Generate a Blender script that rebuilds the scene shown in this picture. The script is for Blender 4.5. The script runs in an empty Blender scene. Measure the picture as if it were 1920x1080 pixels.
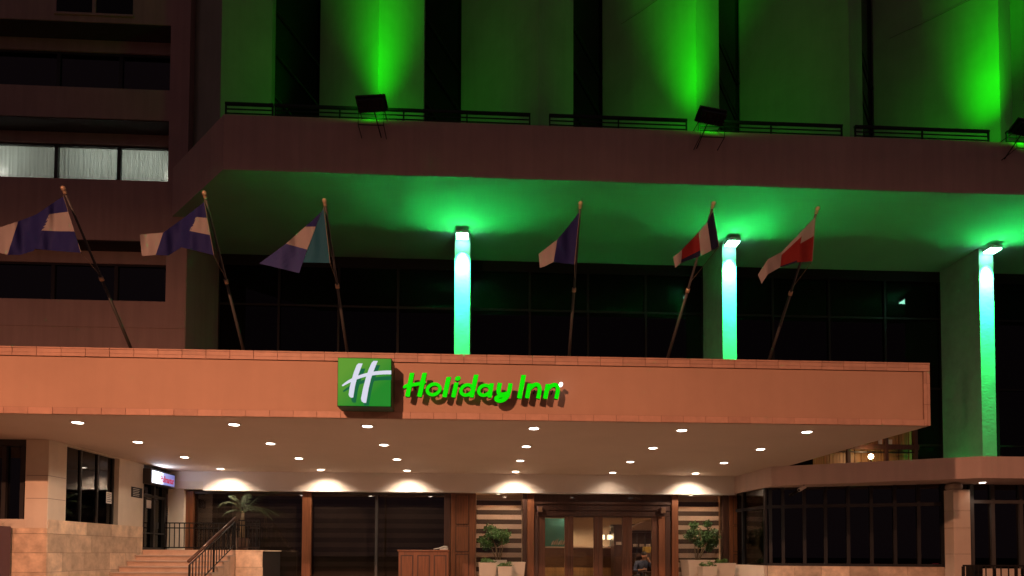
import bpy, bmesh, math, random
from mathutils import Matrix, Vector
random.seed(7)
SC = bpy.context.scene
COL = SC.collection
R = math.radians

# ------------------------------------------------------------------ camera
FPX, PPX, PPY = 1200.0, 960.0, 1000.0          # focal length and principal point in 1920 px
CAM = Vector((0, 0, 1.6))
CROT = Matrix.Rotation(-R(2.77), 3, 'Z') @ Matrix.Rotation(R(91.8), 3, 'X') @ Matrix.Rotation(R(.2), 3, 'Z')
cd = bpy.data.cameras.new('camera')
cd.sensor_width = 36
cd.lens = 36 * FPX / 1920
cd.shift_x = 0
cd.shift_y = (PPY - 540) / 1920
cd.clip_start = .05
cd.clip_end = 1000
cam = bpy.data.objects.new('camera', cd)
COL.objects.link(cam)
cam.matrix_world = Matrix.Translation(CAM) @ CROT.to_4x4()
SC.camera = cam

# ------------------------------------------------------------------ night sky, exposure
W = bpy.data.worlds.new('World')
SC.world = W
W.use_nodes = True
nt = W.node_tree
bg = nt.nodes['Background']
sky = nt.nodes.new('ShaderNodeTexSky')
sky.sky_type = 'NISHITA'
sky.sun_disc = False
sky.sun_elevation = R(-6)
sky.sun_rotation = R(200)
bg2 = nt.nodes.new('ShaderNodeBackground')
add = nt.nodes.new('ShaderNodeAddShader')
nt.links.new(sky.outputs[0], bg.inputs[0])
bg.inputs[1].default_value = .06
bg2.inputs[0].default_value = (.56, .32, .40, 1)          # city glow under the cloud
bg2.inputs[1].default_value = .070
nt.links.new(bg.outputs[0], add.inputs[0])
nt.links.new(bg2.outputs[0], add.inputs[1])
nt.links.new(add.outputs[0], nt.nodes['World Output'].inputs[0])
SC.view_settings.view_transform = 'Standard'
SC.view_settings.look = 'None'
SC.view_settings.exposure = 0
SC.view_settings.gamma = 1
SC.view_settings.use_curve_mapping = False
SC.render.engine = 'CYCLES'
cy = SC.cycles
cy.use_denoising = True
cy.denoiser = 'OPENIMAGEDENOISE'
cy.max_bounces = 8
cy.diffuse_bounces = 4
cy.glossy_bounces = 3
cy.transparent_max_bounces = 10
cy.transmission_bounces = 4
cy.sample_clamp_indirect = 100
cy.caustics_reflective = False
cy.caustics_refractive = False
cy.use_light_tree = True
cy.use_adaptive_sampling = True
cy.adaptive_threshold = .02

# ------------------------------------------------------------------ helpers: measuring the photograph
def ray(px, py): return CROT @ Vector(((px - PPX) / FPX, (PPY - py) / FPX, -1))
def at(px, py, Y): d = ray(px, py); return CAM + d * (Y / d.y)
def atZ(px, py, Z): d = ray(px, py); return CAM + d * ((Z - CAM.z) / d.z)
def atX(px, py, X): d = ray(px, py); return CAM + d * (X / d.x)
def rect(x0, x1, y0, y1, Y):
    a = at(x0, (y0 + y1) / 2, Y).x; b = at(x1, (y0 + y1) / 2, Y).x
    c = at((x0 + x1) / 2, y1, Y).z; d = at((x0 + x1) / 2, y0, Y).z
    return a, b, c, d
def PX(px, Y, py=1000): return at(px, py, Y).x
def PZ(py, Y, px=900): return at(px, py, Y).z

# ------------------------------------------------------------------ helpers: meshes and objects
class MB:
    def __init__(s): s.v = []; s.f = []; s.m = []; s.uv = None
    def face(s, pts, m=0):
        i = len(s.v); s.v += [tuple(p) for p in pts]; s.f.append(tuple(range(i, i + len(pts)))); s.m.append(m); return s
    def box(s, x0, x1, y0, y1, z0, z1, m=0):
        i = len(s.v)
        s.v += [(x, y, z) for z in (z0, z1) for y in (y0, y1) for x in (x0, x1)]
        for q in ((0, 2, 3, 1), (4, 5, 7, 6), (0, 1, 5, 4), (2, 6, 7, 3), (0, 4, 6, 2), (1, 3, 7, 5)):
            s.f.append(tuple(i + k for k in q)); s.m.append(m)
        return s
    def prism(s, pts, z0, z1, m=0):                       # plan polygon (counter-clockwise) between two heights
        n = len(pts); i = len(s.v)
        s.v += [(p[0], p[1], z0) for p in pts] + [(p[0], p[1], z1) for p in pts]
        s.f.append(tuple(i + k for k in reversed(range(n)))); s.m.append(m)
        s.f.append(tuple(i + n + k for k in range(n))); s.m.append(m)
        for k in range(n):
            s.f.append((i + k, i + (k + 1) % n, i + n + (k + 1) % n, i + n + k)); s.m.append(m)
        return s
    def slab(s, pts, y0, y1, mf=0, ms=0):                 # elevation polygon (x,z) from front y0 to back y1
        n = len(pts); i = len(s.v)
        ar = sum(pts[k][0] * pts[(k + 1) % n][1] - pts[(k + 1) % n][0] * pts[k][1] for k in range(n))
        if ar < 0: pts = list(reversed(pts))
        s.v += [(p[0], y0, p[1]) for p in pts] + [(p[0], y1, p[1]) for p in pts]
        s.f.append(tuple(i + k for k in range(n))); s.m.append(mf)
        s.f.append(tuple(i + n + k for k in reversed(range(n)))); s.m.append(ms)
        for k in range(n):
            s.f.append((i + (k + 1) % n, i + k, i + n + k, i + n + (k + 1) % n)); s.m.append(ms)
        return s
    def tube(s, pts, r, n=8, m=0, cap=True):
        pts = [Vector(p) for p in pts]; rs = r if isinstance(r, (list, tuple)) else [r] * len(pts)
        rings = []
        up = None
        for k, p in enumerate(pts):
            d = (pts[min(k + 1, len(pts) - 1)] - pts[max(k - 1, 0)]).normalized()
            if up is None: up = Vector((0, 0, 1)) if abs(d.z) < .9 else Vector((1, 0, 0))
            a = d.cross(up).normalized(); b = a.cross(d).normalized(); up = b
            i = len(s.v)
            s.v += [tuple(p + (a * math.cos(2 * math.pi * q / n) + b * math.sin(2 * math.pi * q / n)) * rs[k]) for q in range(n)]
            rings.append(i)
        for k in range(len(rings) - 1):
            for q in range(n):
                s.f.append((rings[k] + q, rings[k] + (q + 1) % n, rings[k + 1] + (q + 1) % n, rings[k + 1] + q)); s.m.append(m)
        if cap:
            s.f.append(tuple(rings[0] + q for q in reversed(range(n)))); s.m.append(m)
            s.f.append(tuple(rings[-1] + q for q in range(n))); s.m.append(m)
        return s
    def lathe(s, prof, c=(0, 0, 0), n=20, m=0):
        rings = []
        for r, z in prof:
            i = len(s.v); s.v += [(c[0] + r * math.cos(2 * math.pi * q / n), c[1] + r * math.sin(2 * math.pi * q / n), c[2] + z) for q in range(n)]; rings.append(i)
        for k in range(len(rings) - 1):
            for q in range(n):
                s.f.append((rings[k] + q, rings[k] + (q + 1) % n, rings[k + 1] + (q + 1) % n, rings[k + 1] + q)); s.m.append(m)
        s.f.append(tuple(rings[0] + q for q in reversed(range(n)))); s.m.append(m)
        s.f.append(tuple(rings[-1] + q for q in range(n))); s.m.append(m)
        return s
    def mesh(s, name, mats, smooth=False):
        me = bpy.data.meshes.new(name); me.from_pydata(s.v, [], s.f)
        for x in (mats if isinstance(mats, (list, tuple)) else [mats]): me.materials.append(x)
        me.polygons.foreach_set('material_index', s.m)
        if s.uv:
            l = me.uv_layers.new(name='UVMap')
            for p in me.polygons:
                for li, vi in zip(p.loop_indices, p.vertices): l.data[li].uv = s.uv[vi]
        if smooth: me.polygons.foreach_set('use_smooth', [True] * len(me.polygons))
        me.update(); return me

def link(name, data, parent=None):
    o = bpy.data.objects.new(name, data); COL.objects.link(o)
    if parent is not None:
        o.parent = parent
        t = parent
        while t.parent is not None: t = t.parent
        if parent.parent is None and parent.type == 'EMPTY':
            o.matrix_parent_inverse = Matrix.Translation(-parent.location)
    return o
def obj(name, mb, mats, parent=None, smooth=False, bevel=0):
    o = link(name, mb.mesh(name, mats, smooth), parent)
    if bevel:
        b = o.modifiers.new('edge', 'BEVEL'); b.width = bevel; b.segments = 2; b.limit_method = 'ANGLE'
    return o
def box(name, b, mat, parent=None, bevel=0): return obj(name, MB().box(*b), mat, parent, False, bevel)
def piece(name, me, parent, loc=(0, 0, 0), scale=(1, 1, 1), rot=(0, 0, 0)):
    o = link(name, me, parent); o.location = loc; o.scale = scale; o.rotation_euler = rot; return o
def tag(o, label, cat, group=None):
    o['label'] = label; o['category'] = cat
    if group: o['group'] = group
    return o
def thing(name, label, cat, loc=(0, 0, 0), group=None):
    o = bpy.data.objects.new(name, None); COL.objects.link(o); o.location = loc; o.empty_display_size = .2
    return tag(o, label, cat, group)
def struct(name, mb, mat):
    o = obj(name, mb, mat); o['kind'] = 'structure'; return o
def lamp(name, kind, parent, loc, energy, color, **kw):
    l = bpy.data.lights.new(name, kind); l.energy = energy; l.color = color
    aim = kw.pop('aim', None)
    for k, v in kw.items(): setattr(l, k, v)
    o = link(name, l, parent); o.location = loc
    if aim is not None: o.rotation_euler = Vector(aim).to_track_quat('-Z', 'Y').to_euler()
    return o
UNIT = MB().box(0, 1, 0, 1, 0, 1)
def unit(mat, cache={}):
    if mat.name not in cache: cache[mat.name] = UNIT.mesh('piece_' + mat.name, mat)
    return cache[mat.name]
def ubox(name, b, mat, parent):                           # a box that shares one mesh per material
    return piece(name, unit(mat), parent, (b[0], b[2], b[4]), (b[1] - b[0], b[3] - b[2], b[5] - b[4]))

# ------------------------------------------------------------------ materials
def mat(name, col, rough=.6, metal=0, var=.12, scale=2.5, bump=0, bscale=40, rand=0, streak=0, spec=.5, coat=0, grain=None):
    m = bpy.data.materials.new(name); m.use_nodes = True
    n, l = m.node_tree.nodes, m.node_tree.links
    b = n['Principled BSDF']
    b.inputs['Roughness'].default_value = rough; b.inputs['Metallic'].default_value = metal
    b.inputs['Specular IOR Level'].default_value = spec; b.inputs['Coat Weight'].default_value = coat
    geo = n.new('ShaderNodeNewGeometry')
    cur = None
    val = n.new('ShaderNodeValue'); val.outputs[0].default_value = 1; cur = val.outputs[0]
    def mul(sock, lo, hi, f0=.3, f1=.7):
        nonlocal cur
        r = n.new('ShaderNodeMapRange'); r.inputs[1].default_value = f0; r.inputs[2].default_value = f1
        r.inputs[3].default_value = lo; r.inputs[4].default_value = hi; l.new(sock, r.inputs[0])
        t = n.new('ShaderNodeMath'); t.operation = 'MULTIPLY'; l.new(cur, t.inputs[0]); l.new(r.outputs[0], t.inputs[1]); cur = t.outputs[0]
    if var:
        t = n.new('ShaderNodeTexNoise'); t.inputs['Scale'].default_value = scale; t.inputs['Detail'].default_value = 6; t.inputs['Roughness'].default_value = .6
        if grain:
            mp = n.new('ShaderNodeMapping'); mp.inputs['Scale'].default_value = grain; l.new(geo.outputs['Position'], mp.inputs[0]); l.new(mp.outputs[0], t.inputs['Vector'])
        else: l.new(geo.outputs['Position'], t.inputs['Vector'])
        mul(t.outputs['Fac'], 1 - var, 1 + var)
    if streak:
        t = n.new('ShaderNodeTexNoise'); t.inputs['Scale'].default_value = 1; t.inputs['Detail'].default_value = 5
        mp = n.new('ShaderNodeMapping'); mp.inputs['Scale'].default_value = (5, 5, .35); l.new(geo.outputs['Position'], mp.inputs[0]); l.new(mp.outputs[0], t.inputs['Vector'])
        mul(t.outputs['Fac'], 1 - streak, 1, .35, .6)
    if rand:
        oi = n.new('ShaderNodeObjectInfo'); mul(oi.outputs['Random'], 1 - rand, 1 + rand, 0, 1)
    mx = n.new('ShaderNodeMix'); mx.data_type = 'RGBA'; mx.blend_type = 'MULTIPLY'; mx.inputs[0].default_value = 1
    mx.inputs[6].default_value = (*col, 1); l.new(cur, mx.inputs[7]); l.new(mx.outputs[2], b.inputs['Base Color'])
    if bump:
        t = n.new('ShaderNodeTexNoise'); t.inputs['Scale'].default_value = bscale; t.inputs['Detail'].default_value = 4
        l.new(geo.outputs['Position'], t.inputs['Vector'])
        bp = n.new('ShaderNodeBump'); bp.inputs['Strength'].default_value = bump; bp.inputs['Distance'].default_value = .01
        l.new(t.outputs['Fac'], bp.inputs['Height']); l.new(bp.outputs[0], b.inputs['Normal'])
    return m
def emit(name, col, s):
    m = bpy.data.materials.new(name); m.use_nodes = True; n, l = m.node_tree.nodes, m.node_tree.links
    b = n['Principled BSDF']; b.inputs['Base Color'].default_value = (*[c * .12 for c in col], 1); b.inputs['Roughness'].default_value = .6; b.inputs['Specular IOR Level'].default_value = .1
    b.inputs['Emission Color'].default_value = (*col, 1); b.inputs['Emission Strength'].default_value = s
    return m
def glass(name, tint, rough=.0, ior=1.5, film=0.):
    m = bpy.data.materials.new(name); m.use_nodes = True; n, l = m.node_tree.nodes, m.node_tree.links
    n.remove(n['Principled BSDF'])
    t = n.new('ShaderNodeBsdfTransparent'); t.inputs[0].default_value = (*tint, 1)
    g = n.new('ShaderNodeBsdfGlossy'); g.inputs['Roughness'].default_value = rough; g.inputs[0].default_value = (.9, .9, .9, 1)
    lw_ = n.new('ShaderNodeLayerWeight'); lw_.inputs[0].default_value = .5
    pw = n.new('ShaderNodeMath'); pw.operation = 'POWER'; pw.inputs[1].default_value = 5; l.new(lw_.outputs['Facing'], pw.inputs[0])
    f = n.new('ShaderNodeMapRange'); f0 = ((ior - 1) / (ior + 1)) ** 2 * 1.9; f.inputs[3].default_value = f0; f.inputs[4].default_value = 1; l.new(pw.outputs[0], f.inputs[0])
    x = n.new('ShaderNodeMixShader'); l.new(f.outputs[0], x.inputs[0]); l.new(t.outputs[0], x.inputs[1]); l.new(g.outputs[0], x.inputs[2])
    last = x.outputs[0]
    if film:
        d = n.new('ShaderNodeBsdfDiffuse'); d.inputs[0].default_value = (.12, .1, .09, 1)
        y = n.new('ShaderNodeMixShader'); y.inputs[0].default_value = film; l.new(last, y.inputs[1]); l.new(d.outputs[0], y.inputs[2]); last = y.outputs[0]
    l.new(last, n['Material Output'].inputs[0]); return m
def banded(name, axis, bands, rough=.75):                 # printed cloth: colours by uv band
    m = bpy.data.materials.new(name); m.use_nodes = True; n, l = m.node_tree.nodes, m.node_tree.links
    b = n['Principled BSDF']; b.inputs['Roughness'].default_value = rough; b.inputs['Specular IOR Level'].default_value = .2
    uv = n.new('ShaderNodeUVMap'); s = n.new('ShaderNodeSeparateXYZ'); l.new(uv.outputs[0], s.inputs[0])
    r = n.new('ShaderNodeValToRGB'); r.color_ramp.interpolation = 'CONSTANT'
    e = r.color_ramp.elements
    e[0].position = bands[0][0]; e[0].color = (*bands[0][1], 1); e[1].position = bands[1][0]; e[1].color = (*bands[1][1], 1)
    for p, c in bands[2:]: q = e.new(p); q.color = (*c, 1)
    l.new(s.outputs[axis], r.inputs[0])
    l.new(r.outputs[0], b.inputs['Base Color'])
    tr = n.new('ShaderNodeBsdfTranslucent'); l.new(r.outputs[0], tr.inputs[0])
    x = n.new('ShaderNodeMixShader'); x.inputs[0].default_value = .25
    l.new(b.outputs[0], x.inputs[1]); l.new(tr.outputs[0], x.inputs[2]); l.new(x.outputs[0], n['Material Output'].inputs[0])
    return m

M = {}
M['asphalt'] = mat('asphalt', (.05, .05, .052), .85, var=.25, scale=3, bump=.5, bscale=120)
M['paving'] = mat('paving', (.30, .25, .21), .6, var=.15, scale=4, bump=.2)
M['salmon'] = mat('salmon_plaster', (.55, .34, .24), .75, var=.07, scale=.7, bump=.1, bscale=50, streak=.03)
M['salmon_tile'] = mat('salmon_tile', (.56, .33, .24), .55, var=.1, scale=6, rand=.10, bump=.1)
M['grout'] = mat('grout', (.22, .13, .1), .9)
M['soffit'] = mat('soffit_paint', (.62, .50, .41), .8, var=.04, scale=.8, bump=.05)
M['bulk'] = mat('bulkhead_paint', (.76, .67, .60), .8, var=.04, scale=1)
M['cream'] = mat('cream_plaster', (.74, .63, .51), .75, var=.06, scale=2, bump=.15, bscale=50, streak=.05)
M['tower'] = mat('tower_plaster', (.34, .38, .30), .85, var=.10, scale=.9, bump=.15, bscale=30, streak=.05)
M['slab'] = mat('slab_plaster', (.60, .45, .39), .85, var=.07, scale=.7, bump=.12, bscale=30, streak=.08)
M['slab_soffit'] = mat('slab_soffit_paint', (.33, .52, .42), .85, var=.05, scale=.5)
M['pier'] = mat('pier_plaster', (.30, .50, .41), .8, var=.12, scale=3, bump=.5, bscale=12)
M['wing'] = mat('wing_plaster', (.46, .33, .30), .85, var=.08, scale=.6, bump=.12, bscale=25, streak=.1)
M['soffit_shade'] = mat('soffit_shade', (.05, .045, .05), .8)  # undersides of the window recesses, their shade put into the colour
M['trav'] = mat('travertine', (.66, .50, .36), .5, var=.28, scale=4.5, rand=.24, bump=.12, bscale=30)
M['step'] = mat('step_stone', (.55, .38, .28), .55, var=.14, scale=4, bump=.1)
M['tread'] = mat('tread_stone', (.42, .33, .27), .5, var=.12, scale=5)
M['wood'] = mat('red_wood', (.16, .055, .022), .38, var=.35, scale=1, grain=(28, 28, 1.6), coat=.2)
M['wood_door'] = mat('door_wood', (.085, .03, .014), .4, var=.35, scale=1, grain=(28, 28, 1.6), coat=.15)
M['wood_dark'] = mat('dark_wood', (.05, .02, .012), .4, var=.35, scale=1, grain=(28, 28, 1.6), coat=.2)
M['frame'] = mat('dark_frame', (.03, .026, .024), .45, var=.1)
M['alu'] = mat('grey_frame', (.022, .023, .025), .42, .3, var=.1)
M['black'] = mat('black_metal', (.006, .006, .006), .45, .3, var=.1)
M['iron'] = mat('black_iron', (.02, .018, .017), .4, .5, var=.15)
M['bronze'] = mat('bronze_rail', (.13, .07, .05), .28, .7, var=.15)
M['steel'] = mat('pole_steel', (.075, .072, .068), .5, .3, var=.1)
M['gold'] = mat('brass_finial', (.5, .36, .25), .4, .3, var=.05)
M['rope'] = mat('rope', (.2, .17, .14), .9)
M['room'] = mat('room_dark', (.02, .02, .02), .9)
M['white_trim'] = mat('white_trim', (.75, .72, .68), .5, var=.03)
M['paper'] = mat('paper', (.72, .66, .62), .8, var=.05)
M['ink'] = mat('ink', (.10, .09, .09), .7, var=0)
M['plaque_white'] = mat('plaque_white', (.6, .58, .52), .7, var=0)
M['yellow'] = mat('yellow_sticker', (.6, .45, .03), .6, var=0)
M['pot'] = mat('pot_plaster', (.50, .43, .35), .55, var=.05, scale=3)
M['soil'] = mat('soil', (.06, .04, .03), .95, var=.3, scale=20)
M['stem'] = mat('plant_stem', (.22, .16, .09), .8, var=.2, scale=10)
M['leaf'] = mat('leaf', (.075, .16, .04), .38, var=.35, scale=9)
M['leaf_dark'] = mat('leaf_dark', (.05, .11, .03), .4, var=.35, scale=9)
M['palm'] = mat('palm_leaf', (.04, .065, .018), .75, var=.3, scale=6)
M['slat_l'] = mat('blind_light', (.66, .54, .47), .8, var=.05)
def translucent(m, k):
    n, l = m.node_tree.nodes, m.node_tree.links
    b = n['Principled BSDF']; t = n.new('ShaderNodeBsdfTranslucent'); x = n.new('ShaderNodeMixShader'); x.inputs[0].default_value = k
    l.new(b.inputs['Base Color'].links[0].from_socket, t.inputs[0]); l.new(b.outputs[0], x.inputs[1]); l.new(t.outputs[0], x.inputs[2]); l.new(x.outputs[0], n['Material Output'].inputs[0])
translucent(M['slat_l'], .45)
M['slat_d'] = mat('blind_dark', (.14, .09, .065), .8, var=.08)
M['blind_grey'] = mat('blind_grey', (.26, .21, .17), .85, var=.08)
M['blind_black'] = mat('blind_black', (.15, .115, .09), .85, var=.08)
M['slatwood'] = mat('slat_wood', (.34, .19, .075), .5, var=.3, scale=1, grain=(30, 30, 1.2), rand=.3)
M['lobbywall'] = mat('lobby_wall', (.55, .42, .30), .8, var=.06)
M['lobbyfloor'] = mat('lobby_floor', (.34, .24, .16), .3, var=.15)
M['counter'] = mat('counter_wood', (.12, .06, .03), .4, var=.3, grain=(3, 3, 30), scale=1)
M['teal'] = mat('teal_panel', (.10, .36, .34), .4, var=.1)
M['planter_dark'] = mat('purple_planter', (.12, .06, .07), .7, var=.1)
M['skin'] = mat('skin', (.36, .19, .13), .55, var=.05)
M['shirt'] = mat('blue_shirt', (.05, .06, .11), .85, var=.1)
M['hair'] = mat('dark_hair', (.02, .014, .01), .6)
M['plastic'] = mat('white_plastic', (.6, .55, .48), .4, var=.03)
M['ochre'] = mat('ochre_cloth', (.32, .2, .03), .8)
M['g_dark'] = glass('glass_dark', (.10, .10, .10), 0, 1.5)
M['g_tint'] = glass('glass_tinted', (.55, .52, .5), 0, 1.5)
M['g_clear'] = glass('glass_clear', (.85, .84, .82), 0, 1.45)
M['g_tower'] = glass('glass_tower', (.05, .05, .05), .03, 1.32)
M['e_down'] = emit('downlight_lens', (1, .86, .7), 14)
M['e_pier'] = emit('green_lens', (.35, 1, .7), 30)
M['e_flood'] = emit('flood_lens', (.02, 1, .02), 6)
M['e_letter'] = emit('letter_green', (.0, .78, .0), .95)
M['letter_side'] = mat('letter_return', (.01, .05, .015), .5, var=0)
M['e_dot'] = emit('letter_white', (1, .97, .95), 2.2)
M['e_lampshade'] = emit('lampshade', (1, .82, .5), 3.2)
M['e_bulb'] = emit('bulb', (1, .72, .42), 12)
M['e_sodium'] = emit('sodium_lens', (1, .5, .2), 20)

# ------------------------------------------------------------------ key levels of the place
ZS, ZT = 3.76, 4.80            # canopy soffit and top
YC, YB = 10.32, 17.35          # canopy front, entrance wall
ZB = 3.28                      # underside of the bulkhead
XR, XL = 7.52, -16.0           # canopy right end, and left beyond the frame
XW = -8.3                      # shop side wall
ZF = .4                        # forecourt and lobby floor
SO, ST = 12.1, 13.65           # overhanging slab, underside and top
YS, YP, YW = 17.6, 20.8, 22.7  # slab front, pier fronts, upper window plane
YL = 20.2                      # left wing wall

# ------------------------------------------------------------------ ground
struct('street', MB().box(-300, 300, -300, 300, -.5, 0), M['asphalt'])
struct('pavement', MB().box(-60, 60, 5.5, 17.2, -.4, .14), M['paving'])
struct('forecourt', MB().box(-8.3, 14, 9.2, 17.55, -.3, ZF), M['paving'])
struct('lobby_floor', MB().box(-9.5, 8.2, 17.6, 27, -.3, ZF + .01), M['lobbyfloor'])

# ------------------------------------------------------------------ street lamp (its sodium light falls on the fascia and casts the sign shadows)
SL = Vector((-6.2, -5.0, 8.8))
for SL, en, lab in ((SL, 4500, 'tall sodium street lamp by the road, its orange light falling on the canopy'), (Vector((17.5, -6.0, 8.8)), 1300, 'second tall sodium street lamp further right along the road')):  # second lamp is added, unseen, to lift the canopy's right end
    sl = thing('street_lamp', lab, 'street lamp', (SL.x, SL.y - 1.6, 0), 'street lamps along the road')
    obj('pole', MB().tube([(SL.x, SL.y - 1.6, 0), (SL.x, SL.y - 1.6, 4), (SL.x, SL.y - 1.6, 8.6), (SL.x, SL.y - 1.2, 9.0), (SL.x, SL.y - .3, 9.14)], [.1, .085, .06, .05, .045], 12), M['alu'], sl, True)
    hd = obj('lamp_head', MB().box(SL.x - .16, SL.x + .16, SL.y - .4, SL.y + .4, 9.08, 9.22), M['alu'], sl, bevel=.03)
    obj('lens', MB().box(SL.x - .12, SL.x + .12, SL.y - .3, SL.y + .3, 9.06, 9.078), M['e_sodium'], hd)
    lamp('sodium_light', 'AREA', sl, (SL.x, SL.y, 9.03), en, (1, .43, .24), shape='RECTANGLE', size=.3, size_y=.3, aim=(0, .22, -1))

# ------------------------------------------------------------------ hotel tower
tw = thing('hotel_tower', 'tall dark hotel tower with folded wall panels washed green above an overhanging slab', 'building', (4, 21, 0))
YR, YRE, YLE = 19.3, 20.15, 21.6
ridge = [PX(p, YR, 100) for p in (415, 710, 1010, 1305, 1592, 1873)]
redge = [PX(p, YRE, 100) for p in (510, 795, 1075, 1348, 1616, 1873)]
ledge = [PX(p, YLE, 100) for p in (328, 600, 865, 1130, 1387, 1637)]
redge[5] = ridge[5] + 1.15
for arr, st in ((ridge, 4.62), (redge, 4.55), (ledge, 4.6)): arr.append(arr[5] + st)
for a, b, c in zip(ledge, ridge, redge):
    pts = [(a, YLE), (b, YR), (c, YRE), (c, YRE + .35), (c - .4, YRE + 1.3), (a, YLE + .4)]
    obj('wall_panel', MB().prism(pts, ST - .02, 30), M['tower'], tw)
for i in range(len(ridge) - 1):
    x0, y0, x1, y1 = redge[i], YRE + .32, ledge[i + 1], YLE + .12
    g = obj('slot_window', MB().face([(x0, y0, ST - .02), (x1, y1, ST - .02), (x1, y1, 30), (x0, y0, 30)]), M['g_tower'], tw)
    d = Vector((x1 - x0, y1 - y0, 0)); nrm = Vector((d.y, -d.x, 0)).normalized() * .05
    for z in (14.55, 15.9, 17.3, 18.7):
        p0 = Vector((x0, y0, z + .35)) + nrm; p1 = Vector((x1, y1, z - .55)) + nrm
        obj('brace_rod', MB().tube([p0, p1], .022, 6), M['steel'] if z < 15 else M['black'], g)
    obj('mullion', MB().tube([Vector((x1, y1, ST)) + nrm * .5, Vector((x1, y1, 30)) + nrm * .5], .03, 4), M['black'], g)
# dark interior so nothing shines through the slots
box('core_wall', (-9.9, 26, 23.4, 23.8, 3.9, 30), M['room'], tw)
# slab with a 45 degree chamfered left corner
chX, chY = -9.75, 20.24
pts = [(-7.12, YS), (26, YS), (26, 23.3), (chX - .05, 23.3), (chX, chY)]
sb = MB(); n = len(pts)
sb.prism(pts, SO, ST)
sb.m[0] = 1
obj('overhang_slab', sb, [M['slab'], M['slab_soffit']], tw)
# low railing along the slab edge
segs = [(PX(a_, YS, 200), PX(b_, YS, 200)) for a_, b_ in ((420, 511), (513, 995), (1030, 1290), (1312, 1582), (1605, 1858), (1890, 2100))]
for x0, x1 in segs:
    rl = obj('railing', MB().box(x0, x1, YS + .05, YS + .13, ST + .33, ST + .39), M['black'], tw)
    for z in (.08, .20):
        ubox('rail_bar', (x0, x1, YS + .075, YS + .10, ST + z, ST + z + .025), M['black'], rl)
    k = max(2, int((x1 - x0) / 1.45) + 1)
    for q in range(k):
        x = x0 + (x1 - x0 - .04) * q / (k - 1)
        ubox('rail_post', (x, x + .04, YS + .07, YS + .11, ST, ST + .329), M['black'], rl)
# piers under the slab
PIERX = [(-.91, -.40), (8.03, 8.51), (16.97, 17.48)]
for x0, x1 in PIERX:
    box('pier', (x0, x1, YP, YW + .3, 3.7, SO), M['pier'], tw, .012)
# return wall at the left end of the window band
box('return_wall', (-9.55, -9.24, YL + .02, YW + .2, 3.5, SO - .002), M['wing'], tw)
# upper window bays between the piers
bays = [(-9.24, -.91), (-.40, 8.03), (8.51, 16.97), (17.48, 24)]
for bi, (x0, x1) in enumerate(bays):
    wn = box('window_band', (x0, x1, YW + .02, YW + .05, 3.8, SO), M['g_tower'], tw)
    box('window_head', (x0, x1, YW - .04, YW + .015, SO - .38, SO - .002), M['black'], wn)
    for z in (5.6, 7.7, 10.3):
        ubox('transom', (x0, x1, YW - .03, YW + .015, z, z + .07), M['black'], wn)
    k = 4
    for q in range(k + 1):
        x = x0 + (x1 - x0) * q / k
        ubox('mullion', (max(x - .04, x0), min(x + .04, x1), YW - .05, YW + .012, 3.8, SO - .38), M['black'], wn)
# ------------------------------------------------------------------ floodlights on the slab edge
GREEN = (.004, 1, .002)
for i, (fx, tilt, lab) in enumerate([(PX(697, YS - .45, 200), -.22, 'left black floodlight on wire bracket at the slab edge, green beam above it'),
                                     (PX(1333, YS - .45, 228), .30, 'middle black floodlight on wire bracket at the slab edge, right of the second green beam'),
                                     (PX(1922, YS - .45, 255), .3, 'rightmost black floodlight cut by the right edge of the picture')]):
    fl = thing('floodlight', lab, 'floodlight', (fx, YS - .3, ST - .45), 'green floodlights along the slab edge')
    y0 = YS - .45; z0 = ST - .04
    a = Matrix.Translation((fx, y0, z0 + .18)) @ Matrix.Rotation(tilt * .6, 4, 'Z') @ Matrix.Rotation(R(-32), 4, 'X')
    h = MB().box(-.37, .37, -.15, .15, -.17, -.02); h.box(-.41, .41, -.19, .19, -.02, .05)
    for k in range(7): h.box(-.34 + k * .11, -.31 + k * .11, -.13, .13, -.20, -.17)
    h.v = [tuple(a @ Vector(v)) for v in h.v]
    ho = obj('housing', h, M['black'], fl)
    ln = MB().box(-.36, .36, -.15, .15, .051, .056); ln.v = [tuple(a @ Vector(v)) for v in ln.v]
    obj('lens', ln, M['e_flood'], ho)
    br = MB()
    for sx in (-.34, .34): br.tube([(fx + sx, YS - .02, ST - .55), (fx + sx, YS - .55, ST - .53), (fx + sx, YS - .55, ST - .03), (fx + sx, YS + .2, ST + .02)], .012, 6)
    br.tube([(fx - .34, YS - .55, ST - .53), (fx + .34, YS - .55, ST - .53)], .012, 6)
    br.tube([(fx - .34, YS - .55, ST - .06), (fx + .34, YS - .55, ST - .06)], .012, 6)
    br.tube([(fx - tilt * .2, y0, z0 + .05), (fx - tilt * .9, YS - .03, ST - .53)], .018, 6)
    br.tube([(fx - .05, y0, z0 + .02), (fx + .05, y0, z0 + .02), (fx + .05, y0, ST - .06)], .016, 6)
    obj('bracket', br, M['iron'], fl)
    rx = [ridge[1], ridge[3], ridge[5]][i]
    lp = a @ Vector((0, 0, .10))
    lamp('spill', 'SPOT', fl, lp, 140, GREEN, spot_size=R(177), spot_blend=1, shadow_soft_size=.10, aim=((rx - fx) * .8, .75, .80))
    bl = lamp('beam', 'SPOT', fl, lp, 3000, GREEN, spot_size=R(120), spot_blend=1, shadow_soft_size=.06)
    zz_ = -Vector(((rx - lp.x) * .30, -.04, 1)).normalized(); xx_ = (Vector((1, 0, 0)) - zz_ * zz_.x).normalized(); yy_ = zz_.cross(xx_)
    bl.rotation_euler = Matrix((xx_, yy_, zz_)).transposed().to_euler()
    bl.scale = (.30, 1, 1)                             # the reflector throws a tall narrow fan
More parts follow.
